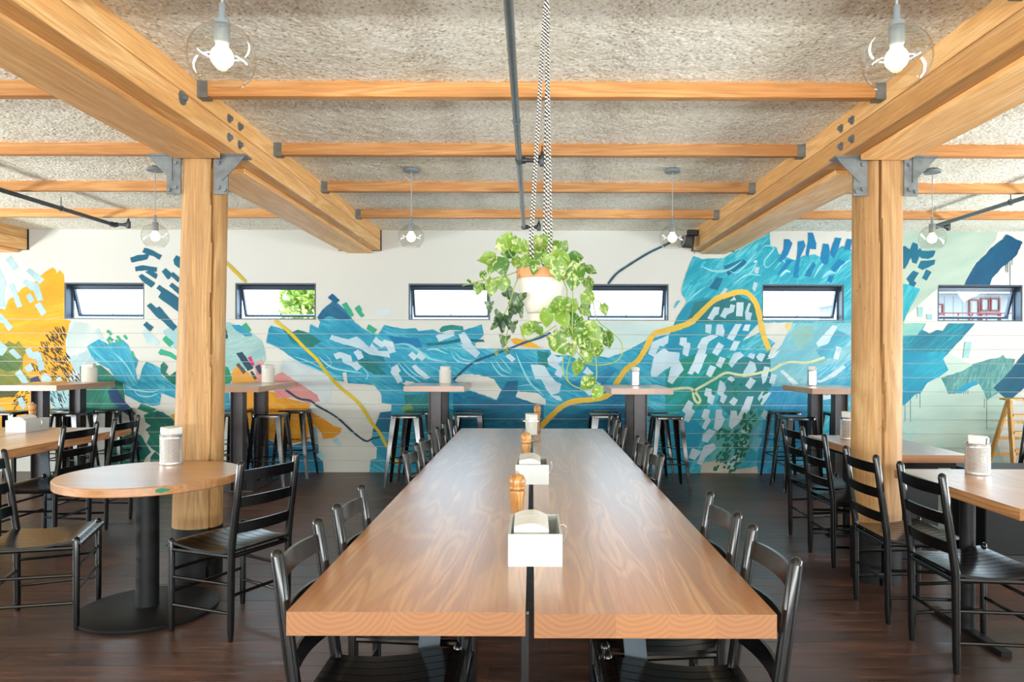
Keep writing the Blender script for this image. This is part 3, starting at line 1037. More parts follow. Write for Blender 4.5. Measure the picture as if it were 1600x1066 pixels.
for cr, q in [('G', [(645, 240), (660, 232), (795, 193), (800, 240), (670, 290)]), ('G', [(835, 230), (882, 205), (945, 296), (905, 320), (860, 300)]), ('G', [(850, 312), (930, 290), (1015, 380), (980, 426), (880, 350)]),
              ('C', [(965, 830), (985, 790), (1060, 815), (1130, 830), (1200, 805), (1260, 850), (1310, 900), (1330, 860), (1390, 930), (1470, 930), (1490, 990), (1380, 970), (1310, 960), (1250, 920), (1180, 895), (1090, 875)]),
              ('C', [(1335, 850), (1365, 805), (1420, 850), (1440, 830), (1510, 850), (1535, 940), (1480, 955), (1450, 890), (1410, 900)]),
              ('E', [(1000, 20), (1050, 0), (1150, 30), (1165, 90), (1200, 80), (1245, 130), (1200, 165), (1150, 120), (1080, 90), (1070, 50), (1025, 65)]), ('E', [(1180, 10), (1235, -10), (1262, 45), (1215, 70)]), ('C', [(1172, 940), (1215, 915), (1250, 985), (1210, 1000)]),
              ('G', [(280, 500), (325, 475), (355, 530), (335, 550), (370, 610), (330, 638), (295, 580), (268, 545)]), ('G', [(415, 400), (450, 368), (485, 400), (510, 365), (560, 420), (530, 450), (490, 420), (465, 445)]), ('G', [(445, 495), (475, 480), (600, 590), (560, 600), (480, 540)]),
              ('G', [(1225, 410), (1255, 385), (1310, 430), (1280, 460)]), ('H', [(80, 430), (120, 385), (170, 420), (200, 410), (215, 440), (160, 480), (90, 470)]), ('H', [(85, 475), (130, 440), (200, 500), (215, 560), (190, 592), (140, 560), (160, 520)]),
              ('H', [(-60, 480), (20, 480), (60, 490), (100, 560), (150, 620), (200, 640), (180, 712), (110, 732), (70, 680), (30, 600), (-20, 600)]), ('H', [(375, 545), (410, 495), (467, 550), (440, 582)]), ('H', [(470, 610), (532, 640), (515, 662)]), ('H', [(280, 400), (320, 385), (382, 430), (350, 457)]), ('H', [(100, 730), (180, 740), (210, 780), (160, 775)]), ('H', [(380, 690), (480, 640), (520, 690), (430, 740)])]:
    P(cr, DASH, q, (186, 216, 234), 0.4, -40, 'paint_dash')
# --- right of the plant: the teal hill with white dashes
P('I', TEAL, [(190, 310), (230, 215), (300, 240), (480, 230), (650, 140), (800, 60), (865, 20), (870, 120), (925, 145), (940, 195), (1000, 220), (1080, 250), (1150, 210), (1240, 200), (1300, 230), (1400, 190), (1470, 130), (1590, 180), (1590, 1066), (1590, 2020), (250, 2020), (0, 2020), (0, 950), (60, 800), (110, 700), (180, 600), (140, 540), (130, 500), (150, 420)], TEAL2, 0.85, 42)
P('I', BLUE, [(0, 950), (60, 800), (110, 700), (180, 600), (300, 560), (560, 560), (760, 620), (770, 770), (620, 960), (500, 1066), (0, 1066)], GRN2, 0.8, 45)
P('I', (42, 126, 140), [(240, 600), (420, 560), (600, 540), (740, 600), (760, 760), (260, 770), (180, 760)], (30, 140, 116), 0.9, 40)
P('I', (20, 112, 150), [(360, 480), (420, 390), (480, 400), (430, 500)], TEAL, 0.7, 50)
P('I', (10, 112, 150), [(480, 300), (640, 240), (680, 270), (520, 380)], TEAL, 0.8, 40)
for pts, w in [([(210, 310), (230, 250), (270, 225)], 4), ([(290, 330), (310, 280), (340, 260)], 4), ([(70, 650), (100, 600), (120, 590)], 4), ([(180, 560), (240, 470), (310, 430)], 3)]:
    LN('I', (70, 176, 198), w, pts, 'brush_streak', True)
for pts, w in [([(780, 180), (830, 130), (900, 150), (820, 260), (850, 310), (930, 230)], 2.2), ([(530, 340), (600, 350), (700, 250), (760, 170)], 2.4), ([(560, 450), (680, 370), (800, 380)], 2.2), ([(300, 300), (400, 340), (520, 330), (640, 250)], 4), ([(640, 400), (720, 340), (760, 250)], 2), ([(900, 330), (980, 250), (1000, 320)], 2), ([(1230, 400), (1290, 300), (1350, 250)], 3), ([(1420, 360), (1480, 280), (1560, 240)], 3), ([(1300, 400), (1360, 350), (1420, 360)], 5), ([(950, 390), (1000, 340), (1040, 350)], 4), ([(160, 620), (240, 540), (330, 470)], 2)]:
    LN('I', (150, 218, 232), w, pts, 'brush_streak', True)
for q in [[(980, 160), (985, 75), (1030, 75), (1055, 110), (1020, 200), (960, 270), (935, 250)], [(1095, 200), (1100, 95), (1150, 85), (1165, 130), (1120, 230), (1100, 400), (1060, 390), (1075, 300)], [(1165, 200), (1185, 90), (1185, 20), (1225, 20), (1255, 110), (1250, 160), (1200, 155), (1190, 230)], [(1285, 240), (1310, 110), (1355, 115), (1365, 170), (1350, 280), (1320, 290)], [(1365, 190), (1410, 60), (1465, 65), (1430, 170), (1400, 240)], [(1480, 160), (1510, 70), (1552, 75), (1535, 165)], [(1180, 330), (1230, 260), (1250, 290), (1200, 390), (1150, 380)], [(1370, 320), (1440, 240), (1500, 260), (1400, 350)], [(920, 380), (1010, 240), (1060, 250), (980, 340)], [(1340, 420), (1360, 375), (1400, 380), (1380, 440)]]:
    P('I', (10, 118, 166), q, (8, 96, 140), 0.6, 60, 'paint_dash')
P('J', (26, 146, 122), [(0, 170), (120, 60), (300, 0), (560, 60), (560, 180), (430, 320), (330, 480), (0, 500)], TEAL, 0.9, 40)
P('J', (48, 134, 146), [(560, 60), (880, 0), (1000, 100), (880, 300), (820, 470), (560, 560), (420, 420), (520, 220)], (40, 150, 150), 0.9, 40)
P('J', BLUE, [(0, 560), (150, 480), (320, 640), (260, 820), (180, 1030), (0, 1030)], TEAL, 0.8, 50)
P('J', (30, 128, 172), [(840, 300), (1140, 240), (1200, 500), (1100, 1010), (740, 1010), (800, 700)], BLUE2, 0.5, 60)
P('J', (96, 176, 178), [(380, 700), (480, 610), (760, 470), (780, 600), (700, 820), (600, 1000), (360, 960)], (40, 140, 140), 0.8, 55)
P('I', WHITE, [(640, 920), (700, 850), (780, 770), (1062, 768), (1000, 880), (960, 960), (870, 1064), (850, 1050), (905, 940), (780, 850)])
P('I', (24, 136, 152), [(620, 1000), (640, 950), (700, 900), (780, 850), (912, 940), (840, 1002)], TEAL2, 0.9, 30)
P('I', (250, 214, 120), [(990, 800), (1000, 772), (1060, 772), (1010, 850)], WHITE, 0.6, 60)
P('I', (112, 182, 198), [(1062, 772), (1590, 772), (1590, 1300), (880, 1300), (870, 1064), (960, 960), (1000, 880)], (168, 214, 222), 0.9, 45)
P('I', (150, 196, 186), [(1040, 870), (1100, 790), (1240, 800), (1220, 920), (1100, 990)], (112, 182, 198), 0.7, 45)
P('I', (74, 158, 184), [(1250, 1000), (1430, 830), (1560, 890), (1400, 1066), (1300, 1066)], TEAL2, 0.5, 45)
P('J', (44, 150, 184), [(1180, 140), (1590, 60), (1590, 520), (1180, 520)], (150, 212, 224), 0.9, 40)
for q in [[(1250, 940), (1390, 790), (1432, 800), (1350, 945), (1270, 972)], [(1400, 1050), (1420, 965), (1470, 980), (1440, 1066), (1405, 1066)]]:
    P('I', (206, 230, 240), q, name='paint_dash')
for q in [[(1250, 240), (1300, 230), (1480, 110), (1500, 130), (1400, 210), (1280, 260)], [(1290, 400), (1310, 360), (1420, 360), (1390, 390)], [(950, 160), (975, 148), (1110, 270), (1060, 275)], [(1395, 55), (1410, 0), (1450, 10), (1435, 65)], [(840, 60), (900, 10), (950, -10), (900, 50)]]:
    P('J', (220, 236, 242), q, name='paint_dash')
P('J', (222, 214, 196), [(285, 1030), (300, 930), (420, 900), (600, 980), (760, 950), (775, 1030)], (190, 190, 170), 0.5, 0)
DI = [[(345, 735), (400, 640), (450, 640), (440, 700), (415, 710), (390, 750)], [(450, 715), (490, 645), (530, 650), (540, 615), (580, 625), (565, 680), (510, 705), (495, 735)], [(590, 600), (650, 600), (640, 717), (585, 715)], [(660, 680), (690, 605), (710, 610), (690, 680), (720, 690), (705, 750), (665, 745)], [(720, 490), (735, 430), (767, 440), (745, 512)], [(735, 350), (750, 305), (782, 310), (765, 366)], [(440, 550), (490, 480), (517, 490), (490, 542)], [(530, 592), (570, 550), (587, 582)],
      [(330, 850), (330, 785), (382, 785), (375, 862)], [(415, 870), (425, 785), (475, 785), (492, 840), (480, 887)], [(510, 900), (580, 780), (637, 780), (560, 922)], [(640, 835), (660, 785), (707, 785), (690, 842)], [(110, 950), (125, 890), (170, 895), (165, 930), (207, 940), (185, 1030), (140, 1010), (150, 970)], [(530, 1000), (570, 920), (622, 925), (580, 1002)], [(385, 1020), (440, 930), (487, 960), (430, 1047)], [(260, 980), (300, 900), (380, 870), (440, 880), (360, 930), (330, 990)], [(240, 1066), (290, 950), (347, 950), (320, 1066)], [(730, 268), (742, 250), (765, 255), (755, 270)]]
DJ = [[(180, 180), (240, 60), (260, 10), (347, 20), (270, 187), (240, 160), (220, 190)], [(415, 110), (450, 40), (502, 55), (460, 137)], [(335, 190), (370, 110), (422, 130), (375, 212)], [(520, 100), (570, 10), (620, 0), (652, 30), (600, 70), (550, 132)], [(680, 40), (700, 10), (747, 20), (730, 62)], [(750, 40), (780, 10), (832, 20), (800, 82), (770, 70)], [(670, 130), (700, 75), (742, 90), (757, 150), (700, 202), (640, 210), (650, 160)], [(795, 200), (820, 120), (867, 130), (850, 190), (830, 250), (805, 272)], [(860, 260), (880, 185), (922, 190), (905, 272)], [(660, 280), (705, 210), (752, 240), (700, 312)],
      [(320, 360), (335, 300), (382, 310), (380, 350), (412, 370), (390, 442), (345, 420), (350, 375)], [(430, 330), (450, 235), (490, 260), (502, 300), (480, 345), (512, 370), (480, 432), (450, 410), (460, 370), (430, 350)], [(510, 225), (540, 200), (577, 230), (550, 252)], [(525, 420), (565, 375), (602, 400), (570, 452)], [(135, 490), (190, 400), (232, 430), (215, 470), (247, 495), (190, 587), (150, 570), (165, 515)], [(295, 540), (320, 475), (372, 485), (355, 540), (377, 570), (330, 652), (300, 630), (330, 570)], [(400, 640), (420, 480), (467, 480), (470, 530), (497, 560), (440, 662)], [(525, 620), (540, 490), (590, 490), (600, 540), (680, 370), (732, 370), (700, 480), (600, 600), (550, 642)], [(790, 535), (820, 480), (857, 505), (825, 562)], [(620, 665), (660, 595), (707, 625), (660, 687)], [(300, 740), (310, 690), (360, 640), (417, 660), (350, 757)], [(600, 775), (640, 720), (692, 740), (660, 792)], [(190, 880), (220, 800), (302, 830), (240, 902)], [(260, 930), (320, 780), (400, 760), (422, 800), (330, 880), (300, 942)], [(510, 930), (600, 820), (642, 850), (600, 920), (540, 962)], [(765, 385), (800, 330), (880, 340), (800, 450)]]
DH = [[(920, 390), (950, 290), (1092, 235), (1085, 300), (1040, 330), (1020, 320), (965, 417)], [(940, 540), (970, 400), (1050, 340), (1090, 370), (1182, 380), (1175, 440), (1217, 520), (1120, 642), (1080, 620), (1110, 490), (1040, 540), (990, 582), (945, 580)], [(1180, 310), (1185, 255), (1242, 255), (1240, 300), (1272, 320), (1250, 412), (1205, 390), (1215, 330)]]
for cr, L in (('I', DI), ('J', DJ), ('H', DH)):
    for q in L:
        P(cr, DASH, q, (184, 216, 232), 0.35, 60, 'paint_dash')
P('J', (112, 186, 212), [(720, 690), (770, 610), (812, 640), (770, 702)], name='paint_dash')
P('J', (112, 186, 206), [(700, 790), (740, 700), (802, 720), (760, 842)], name='paint_dash')
scatter('J', [(420, 640), (560, 640), (700, 470), (760, 480), (740, 600), (690, 700), (700, 820), (560, 1000), (390, 1000), (400, 880), (470, 800), (430, 720)], 120, 7.5, 4.2, 55, 18, (30, 126, 100), 'green_dabs')
scatter('J', [(560, 240), (640, 260), (600, 370), (540, 380)], 8, 8, 4.2, 50, 18, (30, 136, 108), 'green_dabs')
scatter('J', [(790, 340), (850, 290), (840, 400), (790, 440)], 5, 9, 4.2, 55, 18, (30, 136, 108), 'green_dabs')
# --- right end, beyond the right post
P('K', (190, 210, 194), [(60, 0), (900, 0), (880, 80), (700, 300), (600, 470), (400, 480), (60, 780)], (206, 212, 198), 0.6, 20)
P('M', (188, 216, 206), [(60, 0), (480, 0), (900, 240), (1000, 420), (860, 700), (1000, 1010), (60, 1010)], (208, 214, 200), 0.7, 10)
P('K', (8, 84, 124), [(620, 462), (650, 390), (720, 270), (780, 220), (840, 150), (925, 85), (940, 78), (970, 35), (1105, 100), (1060, 200), (990, 265), (920, 320), (850, 400), (830, 462)], (14, 108, 146), 0.6, 50, amp=0.006)
for x0, ya, yb in [(1000, 265, 462), (965, 275, 352), (980, 270, 350), (1018, 240, 290), (895, 345, 360)]:
    LN('K', (30, 90, 104), 0.9, [(x0, ya), (x0, yb)], 'paint_drip')
for q in [[(60, 150), (125, 130), (165, 160), (190, 100), (230, 115), (235, 165), (250, 145), (265, 170), (380, 170), (360, 220), (320, 240), (265, 235), (245, 220), (220, 280), (185, 270), (175, 230), (125, 320), (60, 315)], [(230, 310), (255, 255), (330, 250), (378, 245), (370, 285), (320, 310), (270, 332)], [(265, 400), (300, 325), (347, 350), (305, 420)], [(135, 405), (195, 335), (242, 355), (200, 420), (222, 440), (180, 512), (140, 490), (160, 440)]]:
    P('K', (12, 114, 144), q, (10, 92, 124), 0.5, 60, 'paint_dash')
P('K', (16, 148, 164), [(60, 430), (140, 450), (252, 490), (180, 620), (125, 740), (110, 770), (60, 770)], TEAL2, 0.5, 60)
P('K', (14, 124, 150), [(60, 775), (300, 775), (270, 830), (330, 860), (390, 830), (440, 840), (492, 775), (707, 775), (610, 890), (480, 1030), (440, 1070), (60, 1070)], (40, 160, 176), 0.7, 40)
P('K', (136, 198, 188), [(60, 775), (298, 775), (230, 870), (60, 887)], (180, 212, 200), 0.7, 0)
P('M', (10, 128, 158), [(60, 0), (482, 0), (440, 50), (487, 150), (420, 200), (310, 260), (255, 345), (215, 352), (120, 440), (60, 490)], (40, 166, 182), 0.6, 30)
P('M', (66, 142, 146), [(425, 215), (600, 160), (700, 100), (800, 70), (920, 45), (940, 25), (965, 55), (1042, 60), (1000, 170), (870, 290), (902, 340), (810, 402), (760, 300), (740, 265), (650, 310), (590, 345), (485, 352)], (150, 196, 184), 0.9, 75, amp=0.005)
P('M', (12, 134, 168), [(520, 340), (640, 260), (720, 240), (730, 265), (650, 310), (590, 345)], name='brush_stroke')
P('M', (10, 92, 122), [(860, 300), (960, 200), (1119, 10), (1180, -40), (1180, 240), (990, 412)], (14, 112, 136), 0.6, 45)
for x0, ya, yb in [(250, 340, 466), (222, 340, 385), (170, 370, 583), (125, 430, 583), (805, 395, 640), (785, 390, 470), (630, 320, 348), (648, 315, 350), (612, 330, 350)]:
    LN('M', (34, 92, 100), 0.9, [(x0, ya), (x0, yb)], 'paint_drip')
for cr, q in [('K', [(230, 640), (275, 640), (270, 722), (232, 720)]), ('K', [(305, 700), (350, 700), (350, 745), (308, 745)]), ('M', [(130, 700), (170, 640), (217, 660), (170, 732)]), ('K', [(625, 930), (680, 930), (655, 1064), (605, 1064)]), ('M', [(60, 650), (110, 620), (130, 650), (80, 700)])]:
    P(cr, (160, 208, 208), q, name='paint_dash')
# --- the long lines
LN('P', (226, 190, 36), 4.6, [(351, 408), (363.5, 420), (384.4, 441)])
LN('P', (236, 204, 30), 4.8, [(429.7, 500.5), (441.5, 510.5), (456, 522.3), (474, 541.3), (494, 560), (499.5, 567.2), (512.2, 584.4), (530.3, 604.4), (548.4, 618.9), (564.8, 635.2), (581, 660.6), (593.8, 677), (606, 700), (622, 725)])
LN('E', (38, 78, 100), 3.2, [(585, 325), (700, 400), (800, 420), (860, 465), (960, 520), (1050, 580), (1180, 700), (1280, 768), (1340, 745), (1400, 735)])
LN('G', (30, 90, 128), 3.6, [(790, 610), (850, 550), (960, 460), (1110, 400), (1250, 350), (1400, 290), (1500, 260), (1600, 215)])
LN('H', (246, 200, 70), 8.4, [(10, 1015), (50, 970), (120, 900), (200, 830), (300, 785), (450, 770), (560, 745), (620, 700), (665, 620), (740, 515), (830, 450), (890, 360), (945, 255), (1000, 210), (1100, 190), (1200, 160), (1290, 110)])
LN('I', (250, 206, 84), 8.4, [(0, 835), (60, 815), (200, 775), (260, 720), (400, 585), (500, 545), (600, 515), (680, 525), (745, 600), (775, 690), (800, 820), (830, 920), (862, 998)])
LN('J', (226, 234, 184), 4.0, [(0, 315), (60, 310), (180, 300), (235, 325), (285, 395), (270, 425), (240, 395), (235, 330), (330, 270), (400, 230), (500, 175), (600, 190), (700, 190), (880, 150), (960, 105), (1050, 85), (1180, 90), (1322, 45)])
LN('Q', (46, 88, 108), 3.4, [(600, 712), (650, 650), (720, 600), (850, 520), (950, 472), (1010, 440)])

# ================================================================ timber frame
BEAMX = (-2.03, 2.12, -6.18)
POSTY = 4.45
BT, BU, BL = ZC + 0.03, 2.612, 2.575   # top of beam, underside of beam, underside of the plate below it
beam_label = ('glued timber ceiling beam left of the hanging plant, resting on the left log post',
              'glued timber ceiling beam right of the hanging plant, resting on the right log post',
              'glued timber beam stub at the far left edge, above the yellow paint')
for i, bx in enumerate(BEAMX):
    e = tag(empty('ceiling_beam', (bx, 0, 0)), beam_label[i], 'beam', 'main ceiling beams')
    hw = 0.24
    seam = BU + 0.125
    y0 = -3.9 if i < 2 else 6.0
    for za, zb in ((BU, seam - 0.002), (seam + 0.002, BT)):
        bevel(MB().box((-hw, y0, za), (hw, YB - 0.012, zb)).build('beam_ply', 'glulam', e), 0.004, 1)
    for ya, yb in ((y0, POSTY - 0.16), (POSTY + 0.2, YB - 0.012)) if i < 2 else ((y0, YB - 0.012),):
        bevel(MB().box((-0.143, ya, BL), (0.143, yb, BU - 0.001)).build('bearing_plate', 'glulam', e), 0.005, 1)
    MB().box((-hw - 0.012, YB - 0.01, BU - 0.005), (hw + 0.012, YB - 0.001, ZC)).build('end_gap_strip', 'black_plastic', e)
    if i < 2:
        s = 1 if i == 0 else -1
        for yy, zz in ((4.18, 2.78), (4.33, 2.78), (4.18, 2.67), (4.33, 2.67)):
            m = MB()
            m.tube([(s * hw, yy, zz), (s * (hw + 0.006), yy, zz)], 0.026, 14)
            m.tube([(s * (hw + 0.006), yy, zz), (s * (hw + 0.022), yy, zz)], 0.014, 6)
            m.build('bolt', 'bracket_steel', e)
        if i == 0:
            m = MB()
            m.tube([(hw, 3.62, 2.7), (hw + 0.008, 3.62, 2.7)], 0.036, 16)
            m.tube([(hw + 0.008, 3.62, 2.7), (hw + 0.028, 3.62, 2.7)], 0.014, 6)
            m.build('bolt', 'bracket_steel', e)


def log_mesh(r0, r1, dx, h, seed, z0=0.0, crack=0.0):
    rr = random.Random(seed)
    ph = [rr.uniform(0, 6.28) for _ in range(6)]
    m = MB()
    n, k = 96, 30
    vs, fs = [], []
    for j in range(k + 1):
        t = j / k
        zz = z0 + (h - z0) * t
        for i in range(n):
            a = 2 * pi * i / n
            r = r0 + (r1 - r0) * zz / 2.6
            r *= 1 + 0.012 * sin(2 * a + ph[0] + zz) + 0.010 * sin(3 * a + ph[1] - zz * 1.7) + 0.006 * sin(7 * a + ph[2] + zz * 3)
            da = ((a - crack - 0.07 * sin(zz * 1.9) - 0.03 * sin(zz * 7) + pi) % (2 * pi)) - pi
            if abs(da) < 0.04:
                r *= 0.84 + 0.06 * sin(zz * 2.3)
            vs.append((dx * zz / 2.6 + r * cos(a), r * sin(a), zz))
    for j in range(k):
        for i in range(n):
            a, b = j * n + i, j * n + (i + 1) % n
            fs.append((a, b, b + n, a + n))
    fs.append(tuple(reversed(range(n))))
    fs.append(tuple(k * n + i for i in range(n)))
    return m.add(vs, fs)


for i, (px, r0, r1, dx, lab) in enumerate(((-2.10, 0.146, 0.131, 0.05, 'peeled log post on the left, dark painted foot, beside the round table'),
                                           (2.155, 0.148, 0.142, 0.0, 'peeled log post on the right, with a long crack, among the black chairs'))):
    e = tag(empty('log_post', (px, POSTY, 0)), lab, 'post', 'log posts')
    # the long drying crack faces the room
    o = log_mesh(r0, r1, dx, BU - 0.001, 21 + i, 0.32, (-pi / 2 + 0.85, -pi / 2 - 0.25)[i]).build('log', 'log_timber', e, smooth=True)
    log_mesh(r0 + 0.002, r1 + 0.002, dx, 0.325, 21 + i, 0.0, (-pi / 2 + 0.85, -pi / 2 - 0.25)[i]).build('painted_foot', 'black_post_paint', e, smooth=True)
    for s in (-1, 1):
        x0 = dx + s * (r1 - 0.03)
        br = MB()
        yb = -0.10
        br.box((min(x0, x0 + s * 0.085), yb - 0.012, 2.37), (max(x0, x0 + s * 0.085), yb, BU))
        tri = [(x0 + s * 0.05, 2.45), (x0 + s * 0.05, BU), (x0 + s * 0.2, BU), (x0 + s * 0.15, 2.55)]
        br.prism(tri, 1, yb - 0.020, yb - 0.012)
        br.box((min(x0, x0 + s * 0.2), yb - 0.03, BU - 0.012), (max(x0, x0 + s * 0.2), yb + 0.07, BU))
        bo = br.build('steel_bracket', 'bracket_steel', e)
        for bx, bz in ((0.03, 2.56), (0.03, 2.41), (0.068, 2.395)):
            MB().tube([(x0 + s * bx, yb - 0.012, bz), (x0 + s * bx, yb - 0.026, bz)], 0.012, 8).build('bolt', 'bracket_steel', bo)

JB = 2.77
JY = (2.70, 3.815, 4.93, 6.03, 7.19)
bays = ((BEAMX[2] + 0.24, BEAMX[0] - 0.24, 'left bay'), (BEAMX[0] + 0.24, BEAMX[1] - 0.24, 'middle bay between the beams'), (BEAMX[1] + 0.24, XR, 'right bay'))
ordn = ('hidden just above the frame', 'nearest in view', 'second in view', 'third in view', 'farthest, next to the wall')
for b, (xa, xb, bn) in enumerate(bays):
    for j, jy in enumerate(JY):
        if j == 0 and b != 1:
            continue
        e = tag(empty('ceiling_joist', ((xa + xb) / 2, jy, JB)), 'timber ceiling joist in the %s, %s' % (bn, ordn[j]), 'joist', 'ceiling joists')
        h = (xb - xa) / 2
        o = bevel(MB().box((-h + 0.003, -0.03, 0), (h - 0.003, 0.03, 0.11)).build('joist_timber', 'joist_timber', e), 0.003, 1)
        for s in ((-1, 1) if b == 1 else ((1,) if b == 0 else (-1,))):
            m = MB()
            xe = s * h
            m.box((min(xe, xe - s * 0.055), -0.034, -0.004), (max(xe, xe - s * 0.055), -0.030, 0.085))
            m.box((min(xe, xe - s * 0.055), 0.030, -0.004), (max(xe, xe - s * 0.055), 0.034, 0.085))
            m.box((min(xe, xe - s * 0.055), -0.034, -0.008), (max(xe, xe - s * 0.055), 0.034, -0.004))
            m.build('joist_hanger', 'bracket_steel', e)

# ================================================================ sprinkler pipes
PZ = 2.735


def pipe(name, x, y0, y1, mat, label, arms, rings, couplings):
    e = tag(empty(name, (x, 0, PZ)), label, 'pipe', 'sprinkler pipes under the ceiling')
    MB().tube([(0, y0, 0), (0, y1, 0)], 0.0195, 14).build('pipe', mat, e, smooth=True)
    for cy in couplings:
        MB().tube([(0, cy - 0.02, 0), (0, cy + 0.02, 0)], 0.0235, 14).build('coupling', mat, e, smooth=True)
    for ay in arms:
        m = MB()
        m.tube([(0, ay - 0.035, 0), (0, ay + 0.03, 0)], 0.027, 14)
        m.tube([(0, ay, 0), (0.045, ay, 0)], 0.024, 12)
        m.tube([(0.03, ay, 0), (0.14, ay, 0)], 0.0145, 12)
        m.tube([(0.12, ay, 0), (0.15, ay, 0)], 0.021, 12)
        a = m.build('branch_arm', 'dark_pipe', e, smooth=True)
        m = MB()
        m.lathe([(0.016, -0.04), (0.022, -0.03), (0.022, 0.03), (0.012, 0.04), (0.010, 0.06), (0.004, 0.062), (0.004, 0.10)], 12, (0.158, ay, 0))
        m.build('sprinkler_head', 'dark_pipe', a, smooth=True)
    for ry in rings:
        m = MB()
        pts = [(0.026 * sin(t * pi / 4), ry, 0.026 * cos(t * pi / 4)) for t in range(9)]
        m.tube(pts, 0.004, 6, cap=False)
        m.tube([(0, ry, 0.026), (0, ry, ZC - PZ - 0.01)], 0.004, 6)
        m.build('hanger_ring', 'dark_pipe', e)


pipe('sprinkler_pipe', -0.095, -3.9, 7.5, 'pipe_steel', 'grey sprinkler pipe running along the ceiling left of the plant ropes', (4.9, 7.48), (2.6,), (4.08, 6.45))
pipe('sprinkler_pipe', -4.37, -3.9, 7.42, 'dark_pipe', 'dark sprinkler pipe slanting in from the left edge under the ceiling', (7.40,), (6.58, 4.3), (5.2,))
pipe('sprinkler_pipe', 4.17, -3.9, 7.42, 'pipe_steel', 'grey sprinkler pipe slanting in from the right edge under the ceiling', (7.40,), (6.2, 4.3), (5.2,))

# small loudspeaker on the wall end of the right beam
e = tag(empty('loudspeaker', (1.80, 8.06, 2.70)), 'small black loudspeaker clamped to the wall end of the right beam', 'speaker')
bevel(MB().box((-0.11, -0.07, -0.095), (0.03, 0.07, 0.045)).build('cabinet', 'black_plastic', e), 0.02, 2).rotation_euler = (radians(8), radians(6), radians(-15))
bevel(MB().box((-0.05, -0.03, 0.04), (0.075, 0.03, 0.11)).build('bracket', 'black_plastic', e), 0.008, 1)
MB().tube([(0.01, 0, -0.08), (0.03, -0.01, -0.12), (0.035, 0, -0.16)], 0.004, 6).build('cable', 'black_plastic', e)

# ================================================================ pendant lamps
def make_pendant():
    e = empty('pendant_lamp')
    drop = ZC - 2.31
    MB().lathe([(0.062, 0), (0.062, 0.018), (0.055, 0.024)], 24, (0, 0, drop - 0.03)).build('canopy', 'grey_fitting', e, smooth=True)
    MB().tube([(0, 0, 0.15), (0, 0, drop - 0.02)], 0.0035, 8).build('cord', 'cord_grey', e)
    MB().lathe([(0.006, 0.165), (0.0095, 0.16), (0.0095, 0.115), (0.022, 0.112), (0.023, 0.108), (0.023, 0.045), (0.019, 0.04)], 20).build('socket', 'grey_fitting', e, smooth=True)
    R = 0.101
    prof = []
    n = 22
    for k in range(n + 1):
        a = radians(14) + (radians(140) - radians(14)) * k / n
        prof.append((R * sin(a), R * 0.98 * cos(a)))
    g = MB()
    inner = [(r - 0.0022, z + 0.0005) for r, z in reversed(prof)]
    g.lathe(prof + inner, 40, close=True)
    g.build('glass_globe', 'clear_glass', e, smooth=True)
    rim = MB()
    rr, rz = prof[-1]
    rim.tube([(rr * cos(2 * pi * k / 40), rr * sin(2 * pi * k / 40), rz) for k in range(41)], 0.0018, 6, cap=False)
    rim.build('globe_rim', 'clear_glass', e, smooth=True)
    b = MB()
    b.lathe([(0.0, -0.036)] + [(0.034 * sin(pi * k / 10), -0.002 - 0.034 * cos(pi * k / 10)) for k in range(1, 9)] + [(0.016, 0.04), (0.016, 0.048)], 20)
    b.build('bulb', 'lamp_glow', e, smooth=True)
    return e


lamp = make_pendant()
spots = [(-0.955, 2.18, 'large in the foreground, upper left of the view'), (1.115, 2.18, 'large in the foreground, upper right of the view'),
         (-2.95, 5.55, 'small, far left, near the left log post'), (-0.95, 5.55, 'small, above the third window from the left'),
         (1.09, 5.55, 'small, next to the loudspeaker and right beam'), (3.12, 5.55, 'small, right of the right log post')]
for i, (x, y, d) in enumerate(spots):
    o = lamp if i == 0 else copy_tree(lamp)
    place(o, x, y, 2.31)
    tag(o, 'clear glass globe pendant lamp, ' + d, 'lamp', 'glass globe pendant lamps')

